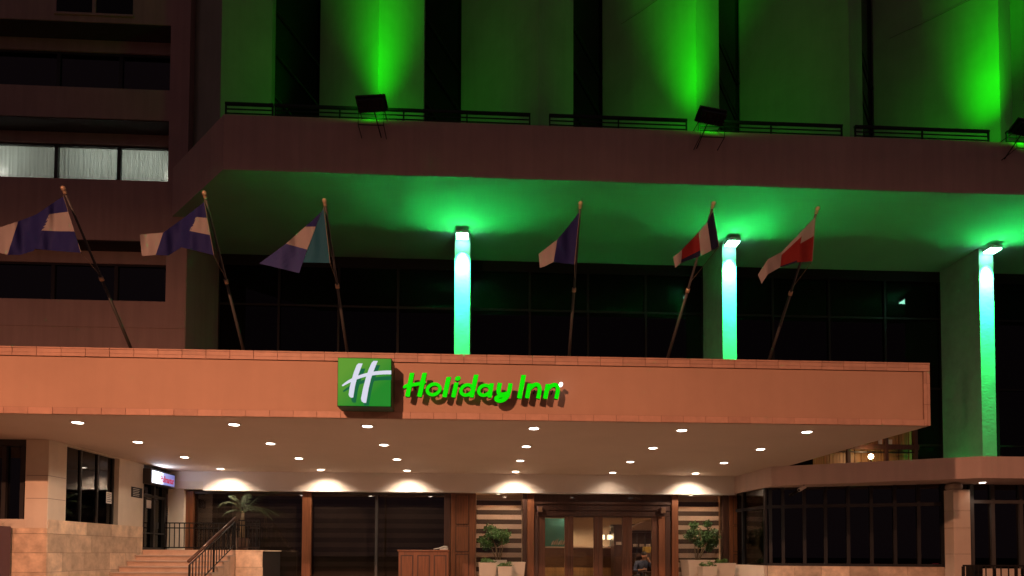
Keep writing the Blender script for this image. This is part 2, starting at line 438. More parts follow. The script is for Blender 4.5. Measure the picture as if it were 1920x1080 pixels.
# ------------------------------------------------------------------ lamps above the piers
for i, (x0, x1) in enumerate(PIERX):
    xc = (x0 + x1) / 2
    pl = thing('pier_light', ['left', 'middle', 'right'][i] + ' of the three glaring square lamps under the slab above the green lit piers', 'lamp', (xc, YP - .3, SO), 'lamps above the lit piers')
    hb = MB().box(xc - .20, xc + .20, YP - .46, YP - .10, SO - .19, SO - .10); hb.box(xc - .05, xc + .05, YP - .32, YP - .24, SO - .10, SO - .001)
    obj('housing', hb, M['white_trim'], pl)
    obj('lens', MB().box(xc - .185, xc + .185, YP - .445, YP - .115, SO - .235, SO - .191), M['e_pier'], pl)
    lamp('beam', 'SPOT', pl, (xc, YP - .30, SO - .26), 20000, (.026, 1, .20), spot_size=R(46), spot_blend=.9, shadow_soft_size=.08, aim=(0, .31, -1))
# ------------------------------------------------------------------ cables
def on_face(px, py, a, b):                            # a point 4 cm before the left face of a folded panel
    lo, hi = 17., 23.
    for _ in range(40):
        y = (lo + hi) / 2; x = at(px, py, y).x; yf_ = YLE + (YR - YLE) * (x - a) / (b - a) - .04
        if y < yf_: lo = y
        else: hi = y
    return at(px, py, lo)
for i, (p, q, k) in enumerate([((1165, 45), (1240, -6), 3), ((1668, 72), (1830, -6), 5)]):
    a, b = on_face(*p, ledge[k], ridge[k]), on_face(*q, ledge[k], ridge[k])
    tag(obj('cable', MB().tube([a, (a + b) / 2 + Vector((0, 0, -.03)), b], .005, 5), M['iron']),
        ['thin dark cable crossing the panel left of the middle green beam', 'thin dark cable crossing the panel left of the far right green beam'][i], 'cable', 'cables across the tower panels')

# ------------------------------------------------------------------ left wing with recessed strip windows
lw = thing('hotel_wing', 'dim mauve hotel wing with recessed strip windows, one floor lit', 'building', (-16, 20.5, 0))
XA, XZ, YRC = -26, -9.26, 20.9
XE = -9.86                                             # right end of the recesses
bands = [(0, 9.40), (11.30, 13.21), (15.16, 16.13), (18.24, 30)]
for z0, z1 in bands:
    o = obj('wall_band', MB().box(XA, XZ, YL, 24, z0, z1), M['wing'], lw)
for z0, z1 in [(9.4, 11.3), (13.21, 15.16), (16.13, 18.24)]:
    box('end_wall', (XE, XZ - .002, YL + .001, 23.9, z0, z1), M['wing'], lw)
    box('recess_ceiling', (XA, XE - .002, YL + .03, 21.3, z1 - .03, z1 - .002), M['soffit_shade'], lw)
box('string_course', (XA, XZ + .004, YL - .02, YL + .0, PZ(612, YL, 150) - .012, PZ(612, YL, 150) + .012), M['wing'], lw)
LITX = [PX(0, YRC, 300) - 2.2, PX(103, YRC, 300), PX(221, YRC, 300), PX(326, YRC, 300)]
curtain_mat = bpy.data.materials.new('net_curtain'); curtain_mat.use_nodes = True
_n, _l = curtain_mat.node_tree.nodes, curtain_mat.node_tree.links
_b = _n['Principled BSDF']; _b.inputs['Base Color'].default_value = (.62, .68, .64, 1); _b.inputs['Roughness'].default_value = .9
_t = _n.new('ShaderNodeBsdfTranslucent'); _t.inputs[0].default_value = (.62, .68, .64, 1)
_x = _n.new('ShaderNodeMixShader'); _x.inputs[0].default_value = .65
_l.new(_b.outputs[0], _x.inputs[1]); _l.new(_t.outputs[0], _x.inputs[2]); _l.new(_x.outputs[0], _n['Material Output'].inputs[0])
for fi, (zp, zt, zl, lit) in enumerate([(9.40, 11.30, 10.87, 0), (13.21, 15.16, 14.77, 1), (16.13, 18.24, 17.82, 0)]):
    box('lintel', (XA, XE - .004, YRC, YRC + .25, zl, zt - .031), M['wing'], lw)
    box('sill_wall', (XA, XE - .004, YRC, YRC + .25, zp - .4, zp - .25), M['wing'], lw)
    for k in range(3):
        x0, x1 = LITX[k], LITX[k + 1]
        if k == 2: x1 = XE - .004
        w = box('window', (x0, x1, YRC + .10, YRC + .112, zp - .25, zl), M['g_tint'] if lit else M['g_dark'], lw)
        t = .055
        ubox('frame_side', (x0, x0 + t, YRC + .05, YRC + .15, zp - .25, zl), M['frame'], w)
        ubox('frame_side', (x1 - t, x1, YRC + .05, YRC + .15, zp - .25, zl), M['frame'], w)
        ubox('frame_head', (x0 + t, x1 - t, YRC + .05, YRC + .15, zl - .06, zl - .001), M['frame'], w)
        cur = MB(); N = 90
        zb = zp - .3
        for q in range(N + 1):
            x = x0 + (x1 - x0) * q / N
            y = YRC + .30 + .035 * math.sin(q * 2.1 + .6 * math.sin(q * .7)) + .015 * math.sin(q * .9 + k)
            cur.v += [(x, y, zb), (x, y, zl + .05)]
            if q: cur.f.append((2 * q - 2, 2 * q, 2 * q + 1, 2 * q - 1)); cur.m.append(0)
        obj('curtain', cur, curtain_mat if lit else M['blind_grey'], w, True)
    rm = MB().box(XA, XE - .01, YRC + 2.6, YRC + 2.7, zp - .4, zt)
    obj('room_wall', rm, M['lobbywall'] if lit else M['room'], lw)
    if lit:
        box('room_ceiling', (XA, XE - .01, YRC + .25, YRC + 2.6, zl + .08, zl + .12), M['white_trim'], lw)
        for k in range(3):
            xm = (LITX[k] + min(LITX[k + 1], XE)) / 2
            lamp('room_light', 'AREA', lw, (xm, YRC + 1.5, zl - .25), 42, (.86, 1, .95), shape='RECTANGLE', size=1.6, size_y=.5, aim=(0, -1, -.35))
        for x, z in ((PX(10, YRC + .45, 318), 13.95), (PX(322, YRC + .45, 318), 13.98)):
            lamp('desk_lamp_light', 'POINT', lw, (x, YRC + .48, z), 7, (1, 1, .97), shadow_soft_size=.04)
# small upper window
x0, x1, z0, z1 = rect(107, 250, -60, 27, YL)
w = box('upper_window', (x0, x1, YL - .012, YL - .004, z0, z1), M['g_tower'], lw)
xm = PX(178, YL, 10)
ubox('mullion', (xm - .05, xm + .05, YL - .05, YL - .013, z0, z1), M['wing'], w)
ubox('sill', (x0 - .05, x1 + .05, YL - .06, YL - .001, z0 - .06, z0), M['wing'], w)

# ------------------------------------------------------------------ entrance canopy
ec = thing('entrance_canopy', 'deep salmon plastered entrance canopy with tiled edges over the hotel doors', 'canopy', (0, 14, ZS))
cb = MB().box(XL, XR - .02, YC + .02, YB + .6, ZS + .012, ZT - .12)
obj('fascia_body', cb, M['salmon'], ec)
obj('soffit_panel', MB().box(XL, XR - .03, YC + .035, YB + .3, ZS, ZS + .011), M['soffit'], ec)
# tile edging
tl = unit(M['salmon_tile'])
box('tile_bed', (XL, XR - .012, YC + .004, YC + .019, ZT - .121, ZT - .004), M['grout'], ec)
box('tile_bed', (XL, XR - .012, YC + .004, YC + .019, ZS + .006, ZS + .112), M['grout'], ec)
tp = .372
x = XR
while x > -9.2:
    a = x - tp
    for (z0, z1, off) in ((ZT - .062, ZT - .002, 0), (ZT - .117, ZT - .066, .002)):
        ubox('edge_tile', (a + .004, x - .004, YC - .008 - off - random.random() * .003, YC + .004, z0, z1), M['salmon_tile'], ec)
    ubox('coping_tile', (a + .004, x - .004, YC - .02, YC + .34, ZT + .000, ZT + .022), M['salmon_tile'], ec)
    x = a
x = XR - .11
while x > -9.2:
    a = x - tp
    ubox('edge_tile', (a + .003, x - .003, YC - .006 - random.random() * .003, YC + .004, ZS + .004, ZS + .108), M['salmon_tile'], ec)
    x = a
z = ZS + .004
box('tile_bed', (XR - .108, XR - .011, YC + .0035, YC + .0185, ZS + .112, ZT - .122), M['grout'], ec)
while z < ZT - .13:
    z1 = min(z + .36, ZT - .121)
    ubox('edge_tile', (XR - .107, XR - .058, YC - .007, YC + .003, z + .003, z1 - .003), M['salmon_tile'], ec)
    ubox('edge_tile', (XR - .054, XR - .004, YC - .009, YC + .003, z + .003, z1 - .003), M['salmon_tile'], ec)
    ubox('side_tile', (XR - .019, XR - .001, YC + .004, YC + .36, z + .003, z1 - .003), M['salmon_tile'], ec)
    z = z1
# bulkhead across the entrance wall
blk = box('bulkhead', (PX(381, YB, 900), 7.0, YB, YB + .34, ZB, ZS - .001), M['bulk'], ec)
box('bulkhead_trim', (PX(381, YB, 900), 7.0, YB - .012, YB + .34, ZB - .035, ZB - .001), M['white_trim'], ec)
box('bulkhead_return', (XW, PX(381, YB, 900) - .002, YB + .05, YB + .34, ZB + .21, ZS - .001), M['bulk'], ec)
box('lower_beam', (XW, PX(381, YB, 900) - .002, YB + .02, YB + .33, ZB + .005, ZB + .209), M['cream'], ec)

# ------------------------------------------------------------------ recessed downlights, four rows of six
LX = [-6.71, -4.16, -1.94, .90, 3.48, 5.71]
LY = [10.92, 12.79, 14.76, 16.76]
ring = MB().lathe([(.085, -.012), (.115, -.014), (.12, -.004), (.118, -.001), (.085, -.001)], n=24).mesh('trim_ring', M['white_trim'], True)
lens = MB().lathe([(.05, -.022), (.08, -.016), (.084, -.003)], n=20).mesh('lens', M['e_down'], True)
ordn = ['first', 'second', 'third', 'fourth', 'fifth', 'sixth']
rown = ['front row', 'second row', 'third row', 'back row']
for j, y in enumerate(LY):
    for i, x in enumerate(LX):
        d = thing('downlight', f'round lit downlight in the canopy soffit, {rown[j]}, {ordn[i]} from the left', 'downlight', (x, y, ZS), 'downlights in the canopy soffit')
        for nm, me in (('trim_ring', ring), ('lens', lens)):
            o = link(nm, me, d); o.matrix_parent_inverse = Matrix(); o.location = (0, 0, 0)
        e = 76 if j < 3 else 205
        if j == 3 and i == 4: e = 40
        e *= random.uniform(.86, 1.12)
        s = lamp('light', 'SPOT', d, (0, 0, 0), e, (1, .78, .58), spot_size=R(148 if j < 3 else 124), spot_blend=(.3 if j < 3 else .75), shadow_soft_size=.05, aim=(0, 0 if j < 3 else .36, -1))
        s.matrix_parent_inverse = Matrix(); s.location = (0, 0, -.03)

# ------------------------------------------------------------------ square logo sign
def zl_(sx, sy, ox, oy, k, Y): q = at(ox + sx / k, oy + sy / k, Y); return (q.x, q.z)
YG = YC - .40
lg = thing('logo_sign', 'square glowing green box sign with white slanted letter H on the canopy', 'sign', (PX(683, YG, 720), YC - .2, PZ(765, YG, 683)))
x0, x1, z0, z1 = rect(632.5, 734.5, 671, 763, YG)
box('cabinet', (x0, x1, YG, YC - .06, z0, z1), M['letter_side'], lg, .012)
box('mount', (x0 + .2, x1 - .2, YC - .06, YC + .02, z0 + .2, z1 - .2), M['black'], lg)
gm = bpy.data.materials.new('logo_face'); gm.use_nodes = True
n_, l_ = gm.node_tree.nodes, gm.node_tree.links
b_ = n_['Principled BSDF']; tc = n_.new('ShaderNodeTexCoord'); sx_ = n_.new('ShaderNodeSeparateXYZ'); l_.new(tc.outputs['Generated'], sx_.inputs[0])
ma = n_.new('ShaderNodeMath'); ma.operation = 'SUBTRACT'; l_.new(sx_.outputs[2], ma.inputs[0]); l_.new(sx_.outputs[0], ma.inputs[1])
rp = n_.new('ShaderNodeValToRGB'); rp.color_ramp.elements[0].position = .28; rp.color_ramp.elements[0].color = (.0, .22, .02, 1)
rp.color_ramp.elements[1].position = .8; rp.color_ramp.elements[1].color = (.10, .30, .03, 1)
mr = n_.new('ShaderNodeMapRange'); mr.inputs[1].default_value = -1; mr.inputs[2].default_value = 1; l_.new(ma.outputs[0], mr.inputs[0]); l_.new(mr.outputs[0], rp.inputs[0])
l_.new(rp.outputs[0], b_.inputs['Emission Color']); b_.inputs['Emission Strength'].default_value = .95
b_.inputs['Base Color'].default_value = (.01, .05, .01, 1); b_.inputs['Roughness'].default_value = .6; b_.inputs['Specular IOR Level'].default_value = .1
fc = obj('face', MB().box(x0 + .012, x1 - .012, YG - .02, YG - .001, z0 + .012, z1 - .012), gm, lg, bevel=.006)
M['e_white'] = emit('logo_white', (.72, .78, .95), .85)
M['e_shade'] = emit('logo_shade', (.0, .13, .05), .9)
def logo(p): return zl_(p[0], p[1], 620, 660, 9, YG - .024)
def ribbon(pts, w, taper=None):
    out_l, out_r = [], []
    for k in range(len(pts)):
        a = Vector(pts[max(k - 1, 0)]); b = Vector(pts[min(k + 1, len(pts) - 1)])
        d = (b - a).normalized(); nn = Vector((-d.y, d.x)); ww = (taper[k] if taper else 1) * w / 2
        p = Vector(pts[k]); out_l.append(p + nn * ww); out_r.append(p - nn * ww)
    return [tuple(p) for p in out_l] + [tuple(p) for p in reversed(out_r)]
def bez(p, n=14):
    out = []
    for k in range(n + 1):
        t = k / n; q = [Vector(a) for a in p]
        while len(q) > 1: q = [q[i].lerp(q[i + 1], t) for i in range(len(q) - 1)]
        out.append(tuple(q[0]))
    return out
st1 = [(540, 195), (470, 192), (440, 220), (395, 330), (350, 480), (320, 600), (303, 720), (318, 755), (345, 770), (380, 768), (385, 740), (410, 580), (440, 460), (495, 310)]
st2 = [(795, 152), (725, 150), (690, 185), (640, 300), (590, 450), (545, 620), (512, 790), (525, 835), (560, 858), (598, 858), (605, 820), (640, 620), (680, 450), (745, 270)]
def sh(pl, dx, dy): return [(p[0] + dx, p[1] + dy) for p in pl]
bar = ribbon(bez([(195, 572), (430, 400), (700, 340), (1022, 345)]), 58, [.35, .6, .75, .8, .85, .88, .9, .92, .95, 1, 1.02, 1.04, 1.06, 1.08, 1.08])
clip = lambda pl: [(min(p[0], 1025), min(p[1], 905)) for p in pl]
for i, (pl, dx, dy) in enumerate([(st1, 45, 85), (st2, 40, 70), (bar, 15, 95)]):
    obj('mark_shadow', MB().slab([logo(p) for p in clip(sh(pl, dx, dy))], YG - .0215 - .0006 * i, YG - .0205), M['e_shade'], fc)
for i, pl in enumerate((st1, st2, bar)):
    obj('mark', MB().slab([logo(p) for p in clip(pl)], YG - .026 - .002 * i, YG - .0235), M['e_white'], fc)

# ------------------------------------------------------------------ lettered sign: Holiday Inn
YF = YC - .22
ls = thing('letter_sign', 'glowing green slanted channel letters mounted along the canopy fascia', 'sign', (PX(905, YF, 730), YC - .1, PZ(765, YF, 905)))
def L3(p): return zl_(p[0], p[1], 750, 690, 6, YF)
def ringpts(c, rx, ry, w, sl=.2, n=30):
    cl = [(c[0] + rx * math.cos(2 * math.pi * k / n) - sl * ry * math.sin(2 * math.pi * k / n), c[1] + ry * math.sin(2 * math.pi * k / n)) for k in range(n + 1)]
    return cl
def stem(xt, yt, xb, yb, w): return [(xt - w / 2, yt), (xt + w / 2, yt), (xb + w / 2, yb), (xb + w / 2 - 6, yb + 4), (xb - w / 2 + 14, yb + 2), (xb - w / 2, yb - 8)]
def arch(dx, dy):
    return ribbon(bez([(1440 + dx, 285 + dy), (1475 + dx, 150 + dy), (1610 + dx, 150 + dy), (1578 + dx, 235 + dy), (1552 + dx, 343 + dy)], 16), 46, [.55, .7, .85] + [1] * 14)
S = []   # (letter, strokes as polygons)
S.append([stem(136, 54, 84, 320, 52), stem(277, 54, 219, 322, 52), ribbon(bez([(38, 226), (70, 180), (150, 195), (230, 185), (285, 150)]), 40, [.4, .8] + [1] * 13)])
S.append(['ring', (378, 240), 70, 60, 39])
S.append([stem(549, 100, 500, 326, 52)])
S.append([stem(636, 162, 600, 328, 50), ringpts((650, 118), 32, 26, 0)[:-1]])
S.append(['ring', (750, 247), 64, 58, 39, stem(858, 75, 804, 328, 52)])
S.append(['ring', (950, 250), 64, 56, 39, stem(1032, 172, 1006, 330, 50)])
S.append([ribbon(bez([(1125, 168), (1105, 250), (1085, 320), (1150, 310), (1215, 285)]), 50), ribbon(bez([(1243, 172), (1225, 300), (1215, 390), (1130, 395), (1040, 385), (1050, 315), (1100, 318), (1165, 318)], 22), 48, [1] * 15 + [.95, .9, .85, .8, .75, .7, .65, .6])])
S.append([stem(1392, 78, 1343, 340, 54)])
S.append([stem(1460, 175, 1430, 338, 50), arch(0, 0)])
S.append([stem(1664, 180, 1634, 344, 50), arch(204, 4)])
for ent in S:
    mb = MB(); eps = 0
    def add_poly(pl, mb=mb):
        global eps_
        mb.slab([L3(p) for p in pl], YF - eps_, YC - .15, 0, 1); eps_ += .003
    eps_ = 0
    if ent[0] == 'ring':
        c, rx, ry, w = ent[1:5]
        cl = ringpts(c, rx, ry, w)
        nr = len(cl) - 1
        io = []
        for k in range(nr):
            p = Vector(cl[k]); d = p - Vector(c); d.normalize(); io.append((p + d * w / 2, p - d * w / 2))
        for k in range(nr):
            a, b = io[k], io[(k + 1) % nr]
            A, B, C_, D = [L3(q) for q in (a[0], b[0], b[1], a[1])]
            mb.face([(A[0], YF, A[1]), (D[0], YF, D[1]), (C_[0], YF, C_[1]), (B[0], YF, B[1])], 0)
            yb = YC - .15
            mb.face([(A[0], YF, A[1]), (B[0], YF, B[1]), (B[0], yb, B[1]), (A[0], yb, A[1])], 1)
            mb.face([(D[0], YF, D[1]), (D[0], yb, D[1]), (C_[0], yb, C_[1]), (C_[0], YF, C_[1])], 1)
        eps_ = .003
        for pl in ent[5:]: add_poly(pl)
    else:
        for pl in ent: add_poly(pl)
    lo = obj('letter', mb, [M['e_letter'], M['letter_side']], ls)
    xs = [v[0] for v in mb.v]; zs = [v[2] for v in mb.v]
    xm, zm = sum(xs) / len(xs), sum(zs) / len(zs)
    ubox('stud', (xm - .012, xm + .012, YC - .16, YC + .021, zm - .012, zm + .012), M['black'], lo)
q = L3((1812, 180))
obj('trade_dot', MB().slab([(q[0] + .032 * math.cos(a * .524), q[1] + .032 * math.sin(a * .524)) for a in range(12)], YF, YC - .15, 0, 0), M['e_dot'], ls)

# ------------------------------------------------------------------ flags on slanted poles
NAVY, BLUE, SKY, WHITE, RED = (.01, .012, .04), (.018, .02, .12), (.02, .11, .17), (.33, .29, .29), (.20, .016, .016)
def project(p):
    q = CROT.transposed() @ (Vector(p) - CAM); return PPX + FPX * q.x / -q.z, PPY - FPX * q.y / -q.z
flagdef = [
 ('blue and white banded flag at the far left, its pale end reaching the picture edge', (245, 652), (120, 357),
  [(((119, 368), (152, 474)), ((112, 372), (110, 471)), 0, 1), (((112, 372), (110, 471)), ((104, 377), (62, 466)), 0, 1), (((106, 376), (64, 470)), ((68, 402), (38, 478)), .70, .98), (((68, 402), (38, 478)), ((34, 415), (14, 478)), .72, .95), (((34, 415), (14, 478)), ((-6, 428), (-12, 470)), .4, .6)],
  [(0, BLUE), (.27, WHITE), (.62, BLUE)], (185, 515)),
 ('blue and white banded flag in front of the dark left window, second from the left', (456, 655), (384, 366),
  [(((383, 378), (401, 479)), ((381, 380), (384, 474)), 0, 1), (((381, 380), (384, 474)), ((379, 382), (341, 464)), 0, 1), (((380, 381), (346, 460)), ((345, 408), (316, 479)), .70, .98), (((345, 408), (316, 479)), ((306, 436), (292, 478)), .72, .95), (((306, 436), (292, 478)), ((262, 440), (266, 480)), .4, .6)],
  [(0, BLUE), (.30, WHITE), (.62, BLUE)], (420, 520)),
 ('sky blue and white flag folded beside its pole, third from the left', (651, 660), (609, 380),
  [(((607, 388), (619, 493)), ((604, 394), (568, 492)), .9, .93), (((603, 396), (592, 425)), ((587, 412), (572, 425)), .05, .15), (((592, 425), (576, 468)), ((572, 425), (536, 457)), .25, .4), (((576, 468), (561, 512)), ((536, 457), (486, 494)), .5, .7)],
  [(0, BLUE), (.20, WHITE), (.44, (.045, .055, .2)), (.8, SKY)], (632, 530)),
 ('dark blue flag with a pale fly end, right of the left lit pier', (1067, 668), (1088, 385),
  [(((1087, 396), (1077, 496)), ((1066, 424), (1058, 494)), 0, .1), (((1066, 424), (1058, 494)), ((1045, 449), (1038, 491)), 0, .1), (((1045, 449), (1038, 491)), ((1028, 462), (1020, 500)), .8, .9), (((1028, 462), (1020, 500)), ((1010, 476), (1012, 502)), .8, .9)],
  [(0, BLUE), (.5, WHITE)], (1077, 520)),
 ('navy, white and red flag just left of the middle lit pier', (1252, 670), (1337, 385),
  [(((1337, 396), (1348, 462)), ((1326, 416), (1334, 470)), 0, .1), (((1326, 416), (1334, 470)), ((1310, 435), (1314, 480)), .3, .38), (((1310, 435), (1314, 480)), ((1279, 468), (1277, 493)), .55, .88), (((1279, 468), (1277, 493)), ((1262, 482), (1266, 502)), .3, .38)],
  [(0, NAVY), (.2, WHITE), (.5, RED), (.80, NAVY)], (1292, 530)),
 ('white over red flag, the rightmost of the six flags', (1443, 672), (1532, 395),
  [(((1529, 406), (1523, 490)), ((1506, 430), (1494, 492)), .05, .78), (((1506, 430), (1494, 492)), ((1466, 472), (1463, 501)), .24, .84), (((1466, 472), (1463, 501)), ((1440, 486), (1440, 514)), .05, .2), (((1440, 486), (1440, 514)), ((1421, 515), (1428, 532)), .05, .2)],
  [(0, WHITE), (.36, RED), (.80, NAVY)], (1484, 540)),
]
for fi, (lab, pb, ptip, strips, bnds, tie) in enumerate(flagdef):
    base = at(pb[0], pb[1], YC + .32)
    d = Vector((0, -.707, .707))
    lo, hi = 0., 6.
    for _ in range(40):
        t = (lo + hi) / 2
        if project(base + d * t)[1] > ptip[1]: lo = t
        else: hi = t
    tip = base + d * t
    # lean the pole a touch sideways so that it ends where the photograph shows it
    want = at(ptip[0], ptip[1], tip.y); tip = want
    d = (tip - base).normalized()
    foot = base - d * .45
    fp = thing('flagpole', lab, 'flag', tuple(foot), 'flags on slanted poles along the canopy')
    mid = base + d * ((tip - base).length * .48)
    po = obj('pole', MB().tube([foot, mid, mid, tip], [.026, .023, .019, .015], 10), M['steel'], fp, True)
    obj('pole_foot', MB().box(foot.x - .09, foot.x + .09, foot.y - .09, foot.y + .09, ZT - .12, foot.z + .05), M['black'], fp)
    obj('collar', MB().tube([mid - d * .03, mid + d * .03], .032, 10), M['gold'], po, True)
    fn = MB(); fn.lathe([(.005, -.05), (.024, -.04), (.026, -.02), (.02, -.005), (.028, .005), (.033, .025), (.028, .047), (.01, .058)], n=12)
    a = Matrix.Translation(tip) @ d.to_track_quat('Z', 'Y').to_matrix().to_4x4(); fn.v = [tuple(a @ Vector(v)) for v in fn.v]
    obj('finial', fn, M['gold'], fp, True)
    yf = tip.y + .04
    fm = MB(); fm.uv = []
    NU, NV = 8, 18
    cum = 0
    for si, (e0, e1, v0, v1) in enumerate(strips):
        i0 = len(fm.v); e00 = strips[0][0][0][0]
        for a_ in range(NU + 1):
            s = a_ / NU
            for b_i in range(NV + 1):
                r = b_i / NV
                tpx = e0[0][0] + (e1[0][0] - e0[0][0]) * s; tpy = e0[0][1] + (e1[0][1] - e0[0][1]) * s
                bpx = e0[1][0] + (e1[1][0] - e0[1][0]) * s; bpy_ = e0[1][1] + (e1[1][1] - e0[1][1]) * s
                ph = (si + s) * 2.1
                sag = 1.5 * math.sin(math.pi * r) * math.sin(ph * 1.7)
                cx_ = tpx + (bpx - tpx) * r; cy_ = tpy + (bpy_ - tpy) * r; dh = min(1, abs(cx_ - e00) / 25)
                yy = yf + dh * (.05 * math.sin(cx_ * .11 + cy_ * .02) + .012 * math.sin(cx_ * .27 - cy_ * .05)); sag = 0
                p = at(tpx + (bpx - tpx) * r + sag, tpy + (bpy_ - tpy) * r, yy)
                fm.v.append(tuple(p)); fm.uv.append((s, v0 + (v1 - v0) * r))
        for a_ in range(NU):
            for b_i in range(NV):
                k = i0 + a_ * (NV + 1) + b_i
                fm.f.append((k, k + 1, k + NV + 2, k + NV + 1)); fm.m.append(0)
    obj('flag_cloth', fm, banded('flag_print_%d' % fi, 1, bnds), fp, True)
    e0 = strips[0][0]
    q0 = at(e0[1][0], e0[1][1], yf); tt = at(tie[0], tie[1], yf)
    s_ = (mid - tip); best = min((tip + s_ * (k / 40) for k in range(50)), key=lambda p: abs(project(p)[1] - tie[1]))
    obj('halyard', MB().tube([tip - d * .02, at(e0[0][0], e0[0][1], yf), q0, best], .004, 5), M['rope'], fp)

# ------------------------------------------------------------------ shop block at the left under the canopy
sp = thing('corner_shop', 'cream plastered corner shop with travertine base and dark windows under the canopy', 'building', (XW - 1, 14, 0))
YQ = 12.66                                           # front face of the shop
ZW = 2.22                                            # window sills
ya, yb_, yc_, yd = 13.2, 15.05, 16.12, YB + .34      # window start, window end, door start, back
XCOL = PX(47, YQ, 900)
def side(y0, y1, z0, z1, t=.28): return (XW - t, XW, y0, y1, z0, z1)
box('corner_column', (XCOL, XW, YQ, ya, 2.05, ZS - .002), M['cream'], sp, .008)
box('side_wall', side(yb_, yc_, ZW, ZS - .002), M['cream'], sp)
box('base_wall', (XW - .28, XW - .02, YQ + .2, yc_ - .0, 0, ZW - .004), M['grout'], sp)
box('front_base', (-14, XW - .281, YQ + .035, YQ + .3, 0, 2.05), M['grout'], sp)
box('front_wall', (-14, XCOL - .001, YQ + .02, YQ + .3, 2.051, PZ(973, YQ, 20)), M['cream'], sp)
box('head_beam', (-14, XCOL - .001, YQ + .03, YQ + .3, ZS - .12, ZS - .003), M['frame'], sp)
box('rear_wall', (-14, XW - .9, yd - .1, yd, 0, ZS), M['room'], sp)
box('dark_room', (XW - 2.4, XW - 2.3, YQ + .3, yd - .1, 0, ZS), M['room'], sp)
# column joints
for z in (2.62, 3.06):
    box('joint', (XW - .4, XW + .0015, YQ - .0015, ya - .02, z, z + .008), M['grout'], sp)
# travertine slabs on the side wall and the front
z = .1; row = 0
while z < ZW - .1:
    z1 = min(z + .37, ZW + .003)
    y = YQ + .03 - (.45 if row % 2 else .0)
    while y < yc_ - .02:
        wl = .55 + random.random() * .4; y0, y1 = max(y, YQ + .03), min(y + wl, yc_ - .003)
        if y1 - y0 > .05:
            ubox('stone_slab', (XW - .02, XW + .008 + random.random() * .004, y0 + .003, y1 - .003, z + .003, z1 - .003), M['trav'], sp)
        y += wl
    if z < 2.0:
        x = XW + .012 - (.3 if row % 2 else 0)
        x = XW + .01
        while x > -10.4:
            wl = .5 + random.random() * .4; xa = x - wl
            ubox('stone_slab', (xa + .003, x - .003, YQ - .01 + random.random() * .003, YQ + .033, z + .003, min(z1, 2.052) - .003), M['trav'], sp)
            x = xa
    z = z1; row += 1
# side window of three panes
wd = box('side_window', (XW - .14, XW - .13, ya + .02, yb_ - .02, ZW, ZS - .02), M['g_dark'], sp)
for k in range(4):
    y = ya + .02 + (yb_ - ya - .08) * k / 3
    ubox('mullion', (XW - .15, XW - .10, y, y + .05, ZW, ZS - .02), M['frame'], wd)
ubox('sill', (XW - .2, XW - .04, ya, yb_, ZW - .028, ZW - .001), M['frame'], wd)
box('window_head', (XW - .28, XW - .0, ya, yb_, ZS - .019, ZS - .003), M['cream'], wd)
# front window
fw = box('front_window', (-14, XCOL - .002, YQ + .14, YQ + .15, PZ(973, YQ, 20), ZS - .125), M['g_dark'], sp)
for px in (8, 43):
    x = PX(px, YQ + .1, 900)
    ubox('mullion', (x - .04, x + .04, YQ + .08, YQ + .2, PZ(973, YQ, 20), ZS - .125), M['frame'], fw)
# shop door, two leaves in the side wall
DZ = 1.66
dr = box('shop_door', (XW - .12, XW - .11, yc_ + .02, YB - .02, DZ, 3.40), M['g_dark'], sp)
for y in (yc_ + .02, (yc_ + YB) / 2 - .03, YB - .09):
    ubox('door_stile', (XW - .16, XW - .03, y, y + .07, DZ, 3.40), M['frame'], dr)
for z in (DZ, 2.98, 3.33):
    ubox('door_rail', (XW - .155, XW - .035, yc_ + .09, YB - .09, z, z + .06), M['frame'], dr)
ubox('push_bar', (XW - .03, XW + .02, yc_ + .1, YB - .1, 2.06, 2.09), M['frame'], dr)
ubox('handle', (XW - .03, XW + .03, (yc_ + YB) / 2 + .06, (yc_ + YB) / 2 + .09, 2.2, 2.36), M['steel'], dr)
box('overdoor_panel', (XW - .2, XW - .05, yc_ + .01, YB - .0, 3.401, ZS - .003), M['frame'], sp)
# back end of the shop passage wall beside the door
box('end_pier', (XW - .02, PX(345, YB + .1, 1000), YB + .05, YB + .36, 0, ZB + .004), M['cream'], sp)

# notices stuck on the glass: each a thing of its own
def notice(px0, px1, py0, py1, lab, cat='notice', m='paper', lines=5, off=-.1):
    a = atX(px0, (py0 + py1) / 2, XW + off); b = atX(px1, (py0 + py1) / 2, XW + off)
    zc0 = atX((px0 + px1) / 2, py1, XW + off).z; zc1 = atX((px0 + px1) / 2, py0, XW + off).z
    nt_ = box('notice', (XW + off, XW + off + .004, a.y, b.y, zc0, zc1), M[m], None)
    tag(nt_, lab, cat)
    for k in range(lines):
        zz = zc1 - (zc1 - zc0) * (k + 1) / (lines + 1)
        ubox('print_line', (XW + off + .004, XW + off + .0055, a.y + (b.y - a.y) * .15, b.y - (b.y - a.y) * (.15 + .25 * random.random()), zz - .008, zz + .008), M['ink'] if m == 'paper' else M['plaque_white'], nt_)
    return nt_
notice(199, 211, 923, 944, 'small printed notice stuck inside the shop side window', off=-.124)
notice(274.5, 285.5, 938, 953, 'blank white sheet taped on the left shop door leaf', lines=0)
notice(310, 319, 947, 968, 'printed sheet taped on the right shop door leaf', lines=5)
notice(271, 295, 927, 937, 'rows of white lettering stickers on the left shop door leaf', 'sticker', 'ink', 4)
notice(304, 310, 961, 965, 'small yellow sticker by the shop door handle', 'sticker', 'yellow', 0)
notice(246, 266.5, 914, 933, 'small black wall plaque with white lettering beside the shop door', 'plaque', 'black', 5, .004)
